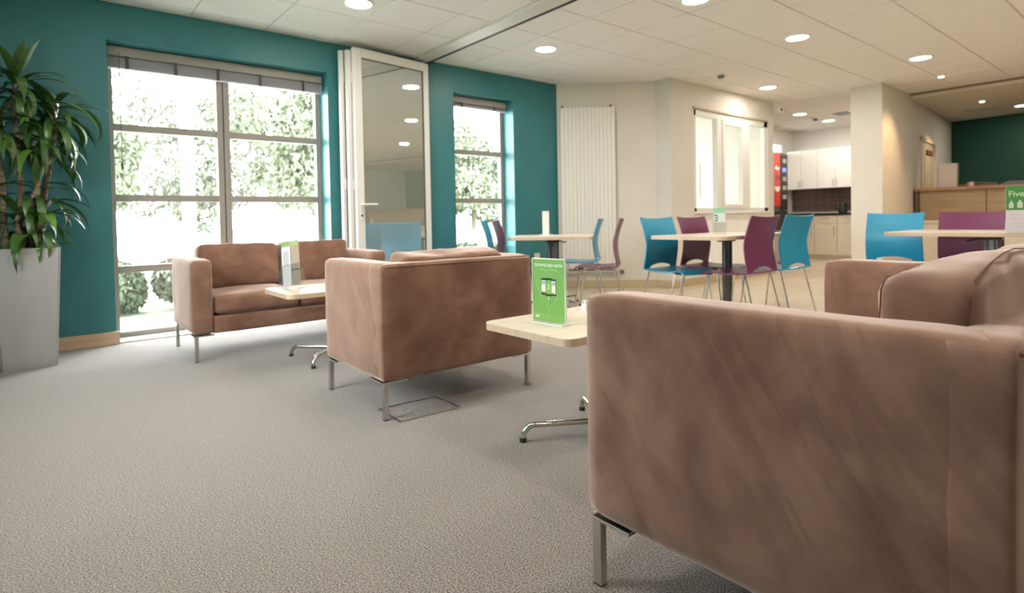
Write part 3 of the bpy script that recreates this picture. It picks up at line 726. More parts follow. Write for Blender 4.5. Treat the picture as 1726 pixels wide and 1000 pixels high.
# ---------------------------------------------------------------- signs and small things
# green heart sign: face looks along -X; local x runs along -Y, z up
def sign_space(loc, rz, tilt=0):
    return Matrix.Translation(loc) @ Matrix.Rotation(rz, 4, 'Z') @ Matrix.Rotation(tilt, 4, 'X')
def facing_print(mtx_face, g, m, name, parent):
    o = g.obj(name, m, parent); o.matrix_local = mtx_face; return o
t = thing('sign_holder', 'green card sign with a heart and DOWNLOAD NOW on the coffee table', 'sign', (1.642, 1.768, .49), math.atan2(-.19, .014))
sw, sh = .188, .274
card = G().box(-sw/2+.004, -.0015, .008, sw/2-.004, .0015, sh-.004).obj('card', M['card_green'], t)
G().box(-sw/2, -.0045, .0045, sw/2, -.0022, sh).obj('front_sheet', glass('sign_acrylic', (.98, 1, .98), .035, .1), t)
g = G(); g.box(-sw/2, -.0050, .004, -sw/2+.003, .004, sh); g.box(sw/2-.003, -.0050, .004, sw/2, .004, sh); g.box(-sw/2, -.0050, sh-.004, sw/2, .004, sh)
g.obj('bright_rim', mat('sign_rim', (.72, .80, .66), .3), t)
g = G(); g.box(-sw/2, -.03, 0, sw/2, .035, .0045, bevel=.001); g.obj('foot', mat('sign_foot', (.72, .74, .66), .2), t)
FR = Matrix.Rotation(PI/2, 4, 'X')    # xy plane -> xz plane facing -y
def P(x, z, y=-.0018): return Matrix.Translation((x, y, z)) @ FR
text('DOWNLOAD NOW', .0175, M['print_white'], card, P(0, sh-.030))
def flat_poly(pts, m, name, parent, y=-.0019, th=.0004):
    g = G(); bm = g.bm; a = [bm.verts.new((x, y, z)) for x, z in pts]; bm.faces.new(a)
    b = bm.faces[:] if False else None
    r = bmesh.ops.extrude_face_region(bm, geom=bm.faces[:])
    for v in r['geom']:
        if isinstance(v, bmesh.types.BMVert): v.co.y -= th
    bmesh.ops.recalc_face_normals(bm, faces=bm.faces[:])
    return g.obj(name, m, parent)
def rect(x0, z0, x1, z1): return [(x0, z0), (x1, z0), (x1, z1), (x0, z1)]
for i in range(7): flat_poly(rect(-.045+i*.0135, sh-.0485, -.035+i*.0135, sh-.0465), M['print_pale'], 'small_print', card)
def U(px, py):   # from the card's own proportions (0..1 across, 0..1 down)
    return (-sw/2+.004+(sw-.008)*px, sh-.004-(sh-.012)*py)
heart = []
cen = (.5, .24)
Lp = [(.5, .245), (.47, .22), (.40, .185), (.31, .172), (.22, .185), (.15, .225), (.105, .29), (.095, .37), (.12, .44), (.18, .51), (.27, .59), (.36, .67), (.445, .742), (.47, .755)]
Rp = [(.5, .245), (.53, .22), (.60, .185), (.69, .172), (.78, .185), (.86, .235), (.915, .31), (.92, .39), (.88, .47), (.80, .56), (.70, .65), (.60, .72), (.52, .78), (.505, .80), (.505, .995)]
def smooth_line(pts, r, m, name, par):
    out = []
    n = len(pts)
    for i in range(n-1):
        p0, p1, p2, p3 = pts[max(i-1, 0)], pts[i], pts[i+1], pts[min(i+2, n-1)]
        for k in range(4):
            s = k/4
            out.append(tuple(.5*((2*p1[j])+(-p0[j]+p2[j])*s+(2*p0[j]-5*p1[j]+4*p2[j]-p3[j])*s*s+(-p0[j]+3*p1[j]-3*p2[j]+p3[j])*s**3) for j in (0, 1)))
    out.append(pts[-1]); g = G(); q = [U(*p) for p in out]
    g.tube([(x, -.0018, z) for x, z in q], r, 6); return g.obj(name, m, par)
smooth_line(Lp+[(.495, .74), (.495, .68), (.495, .62)], .0010, M['print_pale'], 'heart_line', card)
smooth_line(Rp, .0010, M['print_pale'], 'heart_line', card)
smooth_line([(.495, .655), (.495, .62), (.495, .60)], .002, M['print_white'], 'cable_plug', card)
def phone(x0, y0, x1, y1, scr, yy):
    a = U(x0, y0); b = U(x1, y1)
    p = flat_poly(rect(a[0], b[1], b[0], a[1]), M['print_dark'], 'phone_print', card, y=-.0018-yy)
    fx = (b[0]-a[0])*.07; fz = (a[1]-b[1])*.11
    flat_poly(rect(a[0]+fx, b[1]+fz, b[0]-fx, a[1]-fz), scr, 'screen_print', p, y=-.0024-yy)
    return a, b
a, b = phone(.26, .31, .42, .575, M['print_white'], 0); flat_poly(rect(a[0]+.003, a[1]-.026, b[0]-.003, a[1]-.010), M['print_grey'], 'photo_print', card, y=-.0030); flat_poly(rect(a[0]+.003, b[1]+.007, b[0]-.003, b[1]+.013), M['print_orange'], 'photo_print', card, y=-.0030)
a, b = phone(.57, .315, .73, .58, M['print_white'], 0); flat_poly(rect(a[0]+.003, a[1]-.026, b[0]-.003, a[1]-.012), M['print_grey'], 'photo_print', card, y=-.0030); flat_poly(rect(a[0]+.003, b[1]+.007, b[0]-.008, b[1]+.013), M['print_orange'], 'photo_print', card, y=-.0030)
phone(.40, .30, .60, .59, M['card_green'], .0006)
g_ = U(.5, .44)
flat_poly([(g_[0]-.003, g_[1]+.012), (g_[0]+.001, g_[1]+.012), (g_[0]+.004, g_[1]-.011), (g_[0]-.002, g_[1]-.011), (g_[0], g_[1])], M['print_white'], 'emblem_print', card, y=-.0032)
for px in (.075, .135): c0 = U(px, .93); flat_poly(rect(c0[0], c0[1]-.006, c0[0]+.007, c0[1]+.004), M['print_white'], 'badge_print', card)
c0 = U(.06, .895); flat_poly(rect(c0[0], c0[1], c0[0]+.05, c0[1]+.0012), M['print_pale'], 'small_print', card)

# leaflet holder on the other coffee table
t = thing('leaflet_holder', 'clear leaning leaflet stand with two leaflets before the window sofa', 'leaflet stand', (1.30, 3.95, .49), math.atan2(-.12, .11)-.12)
tl = math.radians(-13)
bm_ = Matrix.Translation((0, 0, .018)) @ Matrix.Rotation(tl, 4, 'X') @ Matrix.Rotation(math.radians(-11), 4, 'Y')
def lean(g, name, m, par=t):
    o = g.obj(name, m, par); o.matrix_local = bm_; return o
lean(G().box(-.075, .018, .004, .075, .021, .17), 'back_plate', M['acrylic'])
lean(G().box(-.075, -.016, .004, .075, -.013, .15), 'front_pocket', M['acrylic'])
G().box(-.085, -.05, 0, .085, .07, .004).obj('base', M['acrylic'], t)
for s in (-1, 1): G().prism([(-.05, 0), (.07, 0), (.0, .16)], -.0015, .0015).obj('side_wing', M['acrylic'], t).matrix_local = Matrix.Translation((s*.08, 0, .004)) @ Matrix.Rotation(PI/2, 4, 'Z') @ Matrix.Rotation(PI/2, 4, 'X') if False else Matrix.Translation((s*.08, 0, .004)) @ Matrix(((0, 0, 1, 0), (1, 0, 0, 0), (0, 1, 0, 0), (0, 0, 0, 1)))
lf = tag(G().box(-.068, -.002, 0, -.002, .002, .315).obj('leaflet', M['paper'], None), 'pale leaflet with a green top in the clear stand, left of the two', 'leaflet', 'leaflets in the clear stand')
lf2 = tag(G().box(.002, -.002, 0, .068, .002, .31).obj('leaflet', mat('leaflet_brown', (.36, .27, .19), .5), None), 'brownish leaflet with a green top in the clear stand, right of the two', 'leaflet', 'leaflets in the clear stand')
for o in (lf, lf2):
    o.matrix_world = Matrix.Translation((1.30, 3.95, .496)) @ Matrix.Rotation(math.atan2(-.12, .11)-.12, 4, 'Z') @ bm_
flat_poly(rect(-.066, .275, -.004, .313), mat('olive_green', (.20, .33, .10), .5), 'green_band', lf, y=-.0022); flat_poly(rect(-.058, .14, -.012, .245), M['print_grey'], 'photo_print', lf, y=-.0022)
flat_poly(rect(.004, .275, .066, .308), mat('olive_print', (.33, .40, .16), .5), 'green_band', lf2, y=-.0022); flat_poly(rect(.004, .10, .066, .108), M['print_dark'], 'dark_band', lf2, y=-.0022)

# white menu stand on the radiator table
t = thing('menu_stand', 'tall white card standing on the radiator table', 'menu stand', (4.26, 4.62, .75), math.radians(-40))
G().cyl((0, 0, 0), (0, 0, .012), .075, seg=24).obj('base', M['white_frame'], t, smooth=True)
G().box(-.037, -.006, .012, .037, .006, .265, bevel=.002).obj('card', mat('menu_white', (.82, .84, .80), .35), t)
# holder on the middle table
t = thing('menu_holder', 'clear menu holder with a green-topped printed card on the middle table', 'menu holder', (4.79, 2.86, .76), math.radians(-62))
G().box(-.06, -.035, 0, .06, .035, .004).obj('base', M['acrylic'], t)
G().box(-.055, .004, .004, .055, .007, .21).obj('front_sheet', M['acrylic'], t); c_ = G().box(-.05, -.002, .11, .05, .002, .235).obj('card', mat('menu_card', (.62, .68, .64), .4), t)
flat_poly(rect(-.05, .195, .05, .235), mat('mint', (.22, .56, .34), .5), 'green_band', c_, y=-.0024)
for k, (zx, zz) in enumerate(((-.028, .172), (-.022, .150), (-.026, .128))):
    flat_poly([(zx-.016, zz-.009), (zx-.004, zz-.004), (zx+.010, zz-.010), (zx+.016, zz+.008), (zx, zz+.003), (zx-.012, zz+.009)], M['print_dark'], 'black_lettering', c_, y=-.0024)
# tall sign on the right table
t = thing('menu_sign', 'green and white sign lettered Five at the right edge of the picture', 'sign', (5.44, .86, .76), math.radians(-70))
G().box(-.105, -.03, 0, .105, .03, .005).obj('base', M['acrylic'], t)
c_ = G().box(-.10, -.0015, .005, .10, .0015, .345).obj('card', mat('sign_lilac', (.60, .56, .60), .5), t)
flat_poly(rect(-.099, .17, .099, .344), mat('five_green', (.06, .22, .06), .45), 'green_panel', c_, y=-.0018)
text('Five', .056, mat('five_text', (.50, .62, .40), .5), c_, P(-.042, .285, -.0028)); text('a', .042, mat('a_text', (.25, .45, .33), .5), c_, P(.05, .30, -.0028))
for x, w, h, m in ((-.07, .013, .05, 'print_white'), (-.022, .015, .055, 'print_white'), (.030, .022, .085, 'print_orange'), (.075, .013, .05, 'print_white')):
    flat_poly([(x-w, .185), (x+w, .185), (x+w, .185+h*.65), (x+w*.45, .185+h*.8), (x+w*.45, .185+h), (x-w*.45, .185+h), (x-w*.45, .185+h*.8), (x-w, .185+h*.65)], M[m] if m == 'print_orange' else mat('five_white', (.50, .56, .44), .5), 'bottle_print', c_, y=-.0028)
for k in range(4): flat_poly(rect(-.08, .05+k*.028, .06, .053+k*.028), M['print_grey'], 'small_print', c_, y=-.0018)
# small white pot on the near coffee table, beside the sofa
t = thing('salt_shaker', 'tiny white pot with a chrome top at the sofa end of the coffee table', 'shaker', (2.00, 1.90, .49))
G().cyl((0, 0, 0), (0, 0, .034), .022, .020, seg=20).obj('body', M['white_frame'], t, smooth=True); G().cyl((0, 0, .034), (0, 0, .05), .020, .012, seg=20).obj('lid', M['tube'], t, smooth=True)

# floor box lid under the armchair
t = thing('floor_box', 'flat floor socket lid with thin metal edges in the carpet under the armchair', 'floor socket', (1.425, 2.49, 0), -.04)
G().box(-.155, -.11, .0, .155, .11, .003).obj('lid', M['carpet'], t)
g = G(); g.box(-.165, -.12, 0, -.158, .12, .006); g.box(.158, -.12, 0, .165, .12, .006)
g.box(-.158, -.12, 0, .158, -.114, .005); g.box(-.158, .114, 0, .158, .12, .005); g.obj('metal_edge', M['chrome'], t)

# ---------------------------------------------------------------- radiators, sockets
def bay(s, off=0):   # point along bay wall, offset into the room
    p = a_+dd_*s-nn_*off; return p
a_ = Vector((5.33, 5.53)); dd_ = dd; nn_ = nn
t = thing('tall_radiator', 'tall cream ribbed radiator on the angled bay wall', 'radiator', (a_.x+dd.x*.40-nn.x*.06, a_.y+dd.y*.40-nn.y*.06, 0), math.atan2(dd.y, dd.x))
g = G(); g.box(-.355, -.0, .26, .355, .03, 2.385, bevel=.004); g.obj('panel', M['radiator'], t)
for k in range(14): G().prism(rounded(-.355+k*.0507+.001, -.014, -.355+k*.0507+.0497, .0, .006, 3), .27, 2.375).obj('rib', M['radiator'], t)
for sx in (-.33, .30): G().cyl((sx, -.01, 2.40), (sx, .055, 2.40), .013).obj('wall_bolt', M['wood_dark'], t)
g = G(); g.tube([(-.36, 0, .215), (.42, 0, .215)], .016, 8); g.obj('supply_pipe', M['greyish'], t)
G().cyl((.42, -.03, .215), (.42, .03, .215), .028).obj('valve', M['machine'], t)
for sx in (-.28, .20): 
    G().tube([(sx, 0, .26), (sx, 0, .2)], .01, 6).obj('connector', M['greyish'], t)
t = thing('low_radiator', 'low white radiator under the three-light window', 'radiator', (7.85, 4.36, 0))
G().box(-.80, -.0, .20, .80, .035, .86, bevel=.004).obj('panel', M['cabinet'], t)
for k in range(24): G().box(-.79+k*.066, -.008, .22, -.742+k*.066, 0, .84, bevel=.003, seg=1).obj('rib', M['cabinet'], t)
G().box(-.80, -.01, .86, .80, .045, .875).obj('top_grille', M['cabinet'], t)
t = thing('wall_socket', 'small cream socket plate on the teal wall under the radiator table', 'socket', (4.93, YW, .43))
G().box(-.045, -.012, -.06, .045, 0, .06, bevel=.003).obj('plate', M['cream'], t); G().box(-.02, -.018, -.02, .02, -.012, .02).obj('switch', M['cream'], t)

# ---------------------------------------------------------------- kitchen
XB = 12.17; XU = 12.42
sp = struct(G().box(KX-.006, 3.66, .985, KX, KY, 1.46), 'trim_backsplash', M['grout'])
g = G(); g.box(-.005, -.077, -.077, 0, .077, .077, bevel=.002, seg=1); tile = bpy.data.meshes.new('wall_tile'); g.bm.to_mesh(tile); g.bm.free(); tile.materials.append(M['splash'])
for i in range(14):
    for j in range(3):
        inst('wall_tile', tile, sp, (KX-.006, KY-.08-.157*i, 1.065+.157*j))
G().box(KX-.02, 3.66, .985-.0, KX-.006, KY, .99).obj('bead', M['grout'], sp)
mods = [(5.85, 5.53), (5.53, 5.15), (5.15, 4.72), (4.72, 4.30), (4.30, 3.70)]
lab = ['corner base unit, cream, beside the drinks machine', 'cream kitchen base unit, second from the drinks machine', 'cream kitchen base unit with a drawer, middle one in view', 'cream kitchen base unit nearest the pillar', 'cream kitchen base unit hidden by the pillar']
for (y1, y0), l in zip(mods, lab):
    t = thing('base_cabinet', l, 'cabinet', (XB, (y0+y1)/2, 0), 0, 'kitchen base units'); h = (y1-y0)/2
    G().box(.02, -h+.001, .09, .59, h-.001, .90).obj('body', M['base_cab'], t); G().box(.05, -h, 0, .06, h, .09).obj('plinth', M['base_cab'], t)
    d = G().box(0, -h+.003, .10, .019, h-.003, .735, bevel=.002, seg=1).obj('door', M['base_cab'], t)
    w = G().box(0, -h+.003, .742, .019, h-.003, .893, bevel=.002, seg=1).obj('drawer', M['base_cab'], t)
    g = G(); g.tube([(0, -h+.05, .50), (-.025, -h+.05, .51), (-.025, -h+.05, .66), (0, -h+.05, .67)], .006, 6); g.obj('handle', M['chrome'], d)
    g = G(); g.tube([(0, -.08, .83), (-.025, -.07, .83), (-.025, .07, .83), (0, .08, .83)], .006, 6); g.obj('handle', M['chrome'], w)
wt = tag(G().box(XB-.02, 3.70, .90, KX-.001, KY-.001, .94, bevel=.003).obj('worktop', M['worktop']), 'black kitchen worktop under the brown tiles', 'worktop')
for (y1, y0), l in zip([(5.85, 5.19), (5.19, 4.50), (4.50, 3.75)], ['white glossy wall cabinet beside the drinks machine', 'white glossy wall cabinet next to the pillar, above the kettle', 'white glossy wall cabinet hidden behind the pillar']):
    t = thing('wall_cabinet', l, 'cabinet', (XU, (y0+y1)/2, 1.455), 0, 'white kitchen wall cabinets'); h = (y1-y0)/2
    G().box(.02, -h+.001, 0, .349, h-.001, .81).obj('body', M['cabinet'], t)
    for s in (-1, 1):
        d = G().box(0, min(s*.002, s*(h-.002)), .002, .019, max(s*.002, s*(h-.002)), .808, bevel=.002, seg=1).obj('door', M['cabinet'], t)
        g = G(); yy = s*.035; g.tube([(0, yy, .04), (-.025, yy, .05), (-.025, yy, .16), (0, yy, .17)], .006, 6); g.obj('handle', M['chrome'], d)
t = thing('kettle', 'black kettle on the dark kitchen worktop', 'kettle', (12.3, 4.66, .94), .6)
g = G(); bm = g.bm
prof = [(.0, 0), (.072, 0), (.078, .02), (.074, .08), (.062, .15), (.052, .19), (.045, .205), (.0, .212)]
rg = []
for r, z in prof: rg.append([bm.verts.new((r*math.cos(2*PI*k/20), r*math.sin(2*PI*k/20), z)) for k in range(20)] if r else [bm.verts.new((0, 0, z))])
for p, q in zip(rg, rg[1:]):
    for k in range(20):
        A = p[k] if len(p) > 1 else p[0]; B = p[(k+1) % 20] if len(p) > 1 else p[0]; C = q[(k+1) % 20] if len(q) > 1 else q[0]; D = q[k] if len(q) > 1 else q[0]
        try: bm.faces.new([v for i, v in enumerate((A, B, C, D)) if v not in (A, B, C, D)[:i]])
        except Exception: pass
bmesh.ops.recalc_face_normals(bm, faces=bm.faces[:])
g.obj('body', M['black'], t, smooth=True)
G().tube([(0, .05, .19), (0, .10, .195), (0, .125, .17), (0, .12, .09), (0, .075, .05)], .012, 8).obj('handle', M['black'], t, smooth=True)
G().tube([(0, -.05, .15), (0, -.085, .185)], [.02, .012], 8).obj('spout', M['black'], t, smooth=True); G().cyl((0, 0, .21), (0, 0, .225), .014).obj('lid_knob', M['black'], t)

# drinks machine
t = thing('vending_machine', 'tall drinks vending machine with a red panel left of the kitchen units', 'vending machine', (10.62, 5.15, 0))
G().box(-.43, .02, .03, .43, .68, 2.09, bevel=.01).obj('cabinet', M['machine'], t)
rp = G().box(-.41, 0, 1.08, .12, .02, 2.06, bevel=.004).obj('red_panel', M['red'], t)
for k, (x, z, w, h) in enumerate(((.0, 1.80, .10, .05), (.03, 1.62, .07, .04), (.0, 1.42, .10, .03), (.0, 1.38, .06, .02))): G().box(x-w, -.004, z-h, x+w, 0, z+h).obj('logo_shape', M['print_white'] if k != 1 else mat('dull_red', (.30, .04, .03), .4), rp) if k != 0 else G().prism([(x-w, z-h*.4), (x-w*.3, z+h), (x+w*.2, z-h*.2), (x+w, z+h*.5), (x+w*.5, z-h)], 0, .004).obj('logo_shape', M['print_white'], rp)
rp.children[0].matrix_local = Matrix(((1, 0, 0, 0), (0, 0, -1, 0), (0, 1, 0, 0), (0, 0, 0, 1)))
cs = G().box(.13, 0, 1.02, .41, .02, 2.06, bevel=.004).obj('selection_panel', M['black'], t)
for k in range(5): G().box(.20, -.008, 1.90-k*.17, .34, 0, 1.98-k*.17, bevel=.003).obj('button', M['lum'] if k == 1 else M['machine_light'], cs)
G().box(-.41, 0, .62, .41, .02, 1.0, bevel=.006).obj('dispensing_bay', M['black'], t)
G().box(-.41, 0, .05, .41, .02, .60, bevel=.006).obj('lower_door', M['machine_light'], t)
G().box(-.41, -.05, .60, .41, .0, .63, bevel=.006).obj('ledge', M['machine_light'], t)
t = thing('bin', 'grey waste bin standing before the drinks machine', 'bin', (9.75, 5.0, 0))
G().box(-.2, -.18, 0, .2, .18, .58, bevel=.02).obj('body', M['machine_light'], t, smooth=True); G().box(-.21, -.19, .58, .21, .19, .66, bevel=.02).obj('lid', M['machine'], t, smooth=True)

# ---------------------------------------------------------------- reception counter
t = thing('reception_counter', 'long oak reception counter with brown panels under the shaded teal wall', 'counter', (10.32, 0, 0))
y1, y0 = 2.885, -3.4
G().box(-.06, y0, 1.24, .38, y1, 1.285, bevel=.004).obj('counter_top', M['wood'], t)
G().box(-.02, y1-.05, 0.80, .36, y1, 1.24).obj('end_post', M['wood_dark'], t)
yy = y1-.05
while yy > y0+.2:
    G().box(.02, yy-.795, .80, .05, yy-.004, 1.24, bevel=.002, seg=1).obj('panel', M['wood_panel'], t); yy -= .8
G().box(.05, y0, .0, .36, y1, 1.24).obj('carcass', M['wood_dark'], t)
G().box(-.03, y0, .76, .05, y1, .80, bevel=.002).obj('ledge', M['base_cab'], t)
yy = y1
while yy > y0+.2:
    G().box(.0, yy-.796, .08, .05, yy-.002, .76, bevel=.002, seg=1).obj('lower_panel', M['base_cab'], t); yy -= .8
tag(G().box(10.45, 2.40, 1.285, 10.55, 2.62, 1.64, bevel=.004).obj('document_box', mat('pinkish_box', (.62, .52, .46), .6)), 'upright pale box file standing at the left end of the counter', 'box')
t = thing('tray', 'dark tray with pale papers lying on the counter top', 'tray', (10.54, 2.16, 1.285), .1)
G().box(-.14, -.22, 0, .14, .22, .035, bevel=.004).obj('body', M['wood_dark'], t); G().box(-.10, -.20, .05, .10, .1, .054).obj('lid', M['greyish'], t).rotation_euler = (.06, 0, 0)
t = thing('mug', 'small pinkish mug on the counter top beside the dark tray', 'mug', (10.33, 2.20, 1.285))
g = G(); g.cyl((0, 0, 0), (0, 0, .06), .032, .034, seg=18); g.obj('body', mat('mug_pink', (.70, .48, .40), .5), t, smooth=True); G().tube([(0, .03, .05), (0, .052, .045), (0, .052, .02), (0, .03, .014)], .004, 6).obj('handle', mat('mug_handle', (.70, .48, .40), .5), t)
t = thing('paper_stack', 'loose heap of pale papers on the counter top', 'papers', (10.44, 1.72, 1.292))
for k in range(5): G().box(-.105, -.15, 0, .105, .15, .002).obj('sheet', M['paper'], t).matrix_local = Matrix.Translation((.01*k, -.012*k, .003+.008*k)) @ Matrix.Rotation(.18*k-.3, 4, 'Z') @ Matrix.Rotation(.035, 4, 'X')

# ================================================================ PLANTS
def leaf_mesh(L, w, droop, twist, m, fold=.25, n=9):
    bm = bmesh.new(); rows = []; pos = Vector((0, 0, 0)); ang = 0
    for i in range(n+1):
        s = i/n; a = math.radians(droop)*s**1.3; ww = w*(math.sin(PI*min(1, s*.92+.08))**.6)*(1-s**4*.95)
        d = Vector((math.cos(a), 0, -math.sin(a)))
        if i: pos = pos+d*L/n
        up = Vector((math.sin(a), 0, math.cos(a))); side = Vector((0, 1, 0))*math.cos(twist*s)+up*math.sin(twist*s)
        rows.append([bm.verts.new(pos+side*ww+up*ww*fold), bm.verts.new(pos), bm.verts.new(pos-side*ww+up*ww*fold)])
    for a, b in zip(rows, rows[1:]):
        for k in range(2): bm.faces.new((a[k], a[k+1], b[k+1], b[k]))
    me = bpy.data.meshes.new('leaf'); bm.to_mesh(me); bm.free(); me.materials.append(m)
    for p in me.polygons: p.use_smooth = True
    return me
LM = [leaf_mesh(random.uniform(.32, .48), random.uniform(.024, .033), random.uniform(85, 150), random.uniform(-.6, .6), M['leaf']) for _ in range(12)] + [leaf_mesh(.40, .032, 110, .3, M['leaf2']) for _ in range(1)]
UP = [leaf_mesh(random.uniform(.28, .40), random.uniform(.024, .034), random.uniform(20, 70), random.uniform(-.5, .5), M['leaf']) for _ in range(4)]
PX, PY = -.086, 5.11
t = thing('potted_dracaena', 'tall dracaena with arching leaves in a silver planter at the left edge', 'plant', (PX, PY, 0))
g = G(); bm = g.bm; hb, ht, Hp = .145, .182, .80
def ring(h, z, b=.02):
    return [bm.verts.new((sx*(h-(b if k else 0)), sy*(h-(0 if k else b)), z)) for sx, sy, ks in ((1, 1, (1, 0)), (1, 1, ()), (-1, 1, (0, 1)), (-1, -1, (1, 0)), (1, -1, (0, 1))) for k in ks]
def ring4(h, z): return [bm.verts.new((x*h, y*h, z)) for x, y in ((1, 1), (-1, 1), (-1, -1), (1, -1))]
rg = [ring4(hb, 0), ring4(ht, Hp), ring4(ht-.018, Hp), ring4(ht-.022, Hp-.06)]
bm.faces.new(rg[0][::-1])
for p, q in zip(rg, rg[1:]):
    for k in range(4): bm.faces.new((p[k], p[(k+1) % 4], q[(k+1) % 4], q[k]))
bmesh.ops.bevel(bm, geom=[e for e in bm.edges if abs(e.verts[0].co.z-e.verts[1].co.z) > .3], offset=.012, segments=3, affect='EDGES')
g.obj('planter', M['planter'], t)
G().box(-ht+.02, -ht+.02, Hp-.07, ht-.02, ht-.02, Hp-.035).obj('soil', M['soil'], t)
g = G(); g.box(.09, -.10, Hp-.04, .105, -.09, Hp+.13); g.obj('plant_tag', M['pole'], t)
canes = [((-.03, .02), (-.02, .05), 1.98), ((.05, .0), (.12, -.02), 1.62), ((-.09, -.05), (-.16, -.06), 1.66), ((.02, -.06), (.07, -.07), 1.25), ((.09, .05), (.19, .04), 1.80), ((-.03, -.08), (-.03, -.09), 1.02), ((.06, -.07), (.10, -.09), 1.02)]
rnd = random.Random(5)
for (bx, by), (tx, ty), hz in canes:
    pts = []; n = 9
    for i in range(n+1):
        s = i/n; pts.append((bx+(tx-bx)*s**1.5+.012*math.sin(7*s+bx*30), by+(ty-by)*s+.01*math.cos(6*s+by*40), Hp-.05+(hz-Hp+.05)*s))
    G().tube(pts, [.022-.009*i/n for i in range(n+1)], 9).obj('cane', M['cane'], t, smooth=True)
    nl = 34 if hz > 1.3 else 20
    for k in range(nl):
        az = k*2.399+rnd.uniform(-.3, .3); el = -math.radians(rnd.uniform(5, 75) if k > nl*.55 else rnd.uniform(-20, 35))
        s = k/nl; z = hz-.20*(1-s)+rnd.uniform(-.02, .03)
        up = k > nl*.72
        me = rnd.choice(UP if up else LM)
        sc = rnd.uniform(.75, 1.1)*(.85 if hz < 1.2 else 1)
        o = inst('leaf', me, t, (tx*(.75+.25*s)+.008*math.cos(az), ty*(.75+.25*s)+.008*math.sin(az), z), (0, el, az)); o.scale = (sc*.95, sc*1.0, sc*.95)
# few leaves low at the rim
for az, z, el in ((-1.9, .86, -.5), (-.6, .98, -.6), (-.2, 1.05, -.75), (-1.2, .95, -.8), (-2.6, 1.0, -.5), (.1, 1.22, -.4)):
    o = inst('leaf', rnd.choice(LM), t, (.04, -.06, z), (0, el, az)); o.scale = (1, 1.3, 1)
for az, z, L in ((-.25, 1.83, 1.5), (-.05, 2.0, 1.25)):
    o = inst('leaf', LM[3], t, (.02, 0, z-.08), (0, -.55, az)); o.scale = (L, .45, L)

# office plant seen through the cream window
t = thing('potted_palm', 'feathery palm in a pot behind the left pane of the cream window', 'plant', (7.12, 5.05, 0))
G().cyl((0, 0, 0), (0, 0, .35), .13, .17, seg=20).obj('pot', M['white_frame'], t, smooth=True)
PM = [leaf_mesh(random.uniform(.35, .55), .014, random.uniform(60, 120), .2, M['leaf']) for _ in range(4)]
G().tube([(0, 0, .3), (.02, 0, .9), (0, .02, 1.35)], .015, 8).obj('stem', M['cane'], t, smooth=True)
for k in range(34):
    o = inst('leaf', random.choice(PM), t, (0, 0, .75+.025*k), (0, -random.uniform(.1, 1.1), k*2.4))
t = thing('desk', 'white desk seen through the middle pane of the cream window', 'desk', (8.05, 6.6, 0))
G().box(-.6, -.3, .72, .6, .3, .745).obj('desktop', M['white_wall'], t)
for sx in (-1, 1): G().box(sx*.56-.02, -.28, 0, sx*.56+.02, .28, .72).obj('panel_leg', M['white_wall'], t)
t = thing('computer_monitor', 'grey monitor on the desk behind the middle pane of the cream window', 'monitor', (7.95, 6.6, .745))
G().box(-.11, -.08, 0, .11, .08, .012).obj('base', M['machine'], t); G().box(-.02, .0, .012, .02, .02, .2).obj('neck', M['machine'], t); G().box(-.28, -.03, .14, .28, .0, .50, bevel=.005).obj('screen', mat('screen_back', (.45, .50, .50), .4), t)
t = thing('notice_board', 'pale green notice board on the office wall behind the cream window', 'board', (8.845, 6.0, 1.55))
G().box(0, -.35, -.3, .012, .35, .3).obj('board', mat('mint_board', (.50, .64, .55), .6), t)

# ================================================================ OUTSIDE
struct(G().box(-12, 5.84, -.25, 30, 7.25, -.03), 'ground_terrace', M['paving'])
struct(G().box(-60, -12, -.25, -1.0, 5.83, -.06), 'ground_lawn', M['gravel'])
struct(G().box(-20, 7.25, -.25, 40, 8.7, -.05), 'ground_bed', M['gravel'])
struct(G().box(-60, 8.7, -.25, 120, 42, -.06), 'ground_car_park', M['paving'])
struct(G().box(-90, 42, -.25, 160, 120, -.06), 'ground_grass', M['gravel'])
def foliage(n, size, blobs, seed):
    r = random.Random(seed); g = G(); bm = g.bm
    for _ in range(n):
        cx, cy, cz, rx, ry, rz_ = r.choice(blobs)
        v = Vector((r.gauss(0, 1), r.gauss(0, 1), r.gauss(0, 1))).normalized()*r.uniform(.55, 1)**.5
        p = Vector((cx+v.x*rx, cy+v.y*ry, max(.02, cz+v.z*rz_)))
        q = Euler((r.uniform(0, 6), r.uniform(0, 6), r.uniform(0, 6))).to_matrix(); s = size*r.uniform(.6, 1.3)
        a, b, c, d = [p+q @ Vector(o) for o in ((-s, 0, 0), (0, -s*.45, 0), (s, 0, s*.2), (0, s*.45, 0))]
        bm.faces.new([bm.verts.new(x) for x in (a, b, c, d)])
    return g
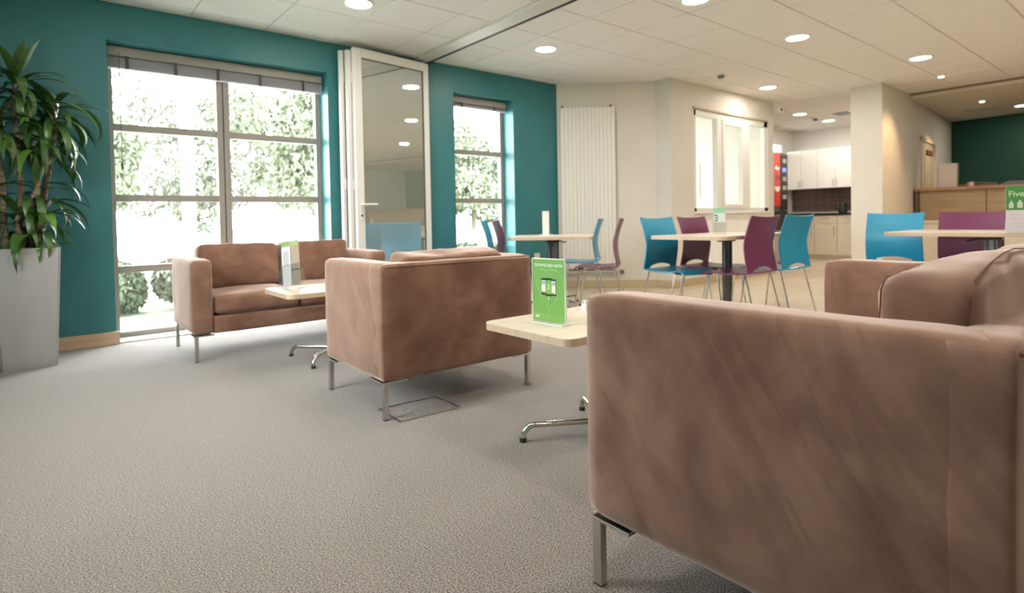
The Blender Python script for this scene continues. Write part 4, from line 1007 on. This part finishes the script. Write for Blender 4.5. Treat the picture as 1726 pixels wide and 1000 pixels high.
def tree(x, y, h, w, seed, lab, m='foliage', n=12000):
    t = thing('tree', lab, 'tree', (x, y, -.05), 0, 'trees outside the windows')
    g = G(); g.tube([(0, 0, 0), (.05, 0, h*.35), (0, .05, h*.7)], [.28, .2, .1], 8); g.obj('trunk', M['trunk'], t, smooth=True)
    r = random.Random(seed); bl = []
    for k in range(12): bl.append((r.uniform(-w*.55, w*.55), r.uniform(-w*.4, w*.4), h*r.uniform(.18, .85), w*.33, w*.33, h*.17))
    foliage(n, .27, bl, seed).obj('foliage', M[m], t, kind='stuff')
tree(-9.5, 60, 15.5, 8.2, 3, 'tall pale tree far left outside the large window', 'foliage2')
tree(.6, 46, 10.0, 6.4, 4, 'bushy tree outside the left half of the large window')
tree(10.2, 60, 15.5, 8.4, 5, 'bushy pale tree outside the middle of the large window', 'foliage2')
tree(15.2, 46, 13.2, 6.8, 6, 'taller tree outside the right half of the large window')
tree(29.5, 61, 15.0, 9.5, 7, 'tree beyond the right edge of the large window', 'foliage2')
tree(33.5, 47, 10.5, 7.6, 8, 'tree outside the small window')
tree(54.0, 61, 15.0, 9.5, 9, 'tree at the right of the small window', 'foliage3')
for k in range(12):
    x = -1.1+k*.82; t = thing('shrub', ('small pale shrub in the bed outside the large window' if k < 6 else 'small pale shrub in the bed outside the small window'), 'shrub', (x, 7.85+.12*math.sin(k*2), -.05), 0, 'low shrubs in the bed outside the large window' if k < 6 else 'low shrubs in the bed outside the small window')
    foliage(3000, .045, [(0, 0, .34, .36, .38, .30), (.18, .05, .25, .21, .3, .26), (-.18, 0, .34, .21, .3, .26)], 30+k).obj('foliage', M['shrub2' if k % 2 else 'shrub'], t, kind='stuff')
    g = G(); [g.tube([(0, 0, 0), (.12*math.cos(a), .12*math.sin(a), .28)], .01, 5) for a in (0, 2, 4)]; g.obj('stem', M['trunk'], t)
t = thing('lamp_post', 'pale lilac lamp post standing outside the left half of the large window', 'lamp post', (1.79, 10.15, -.05))
g = G(); g.cyl((0, 0, 0), (0, 0, 3.4), .10, .09, seg=16); g.obj('pole', M['pole'], t, smooth=True); G().cyl((0, 0, 3.4), (0, 0, 3.46), .16, .10, seg=16).obj('cap', M['pole'], t, smooth=True)
# unseen slab added over the building so that the sun only reaches the outside
struct(G().box(-1.2, -4.9, ZC+.2, 14.2, 7.5, ZC+.4), 'roof_sun_block', M['wall_out'])
print('tiles', ntile)
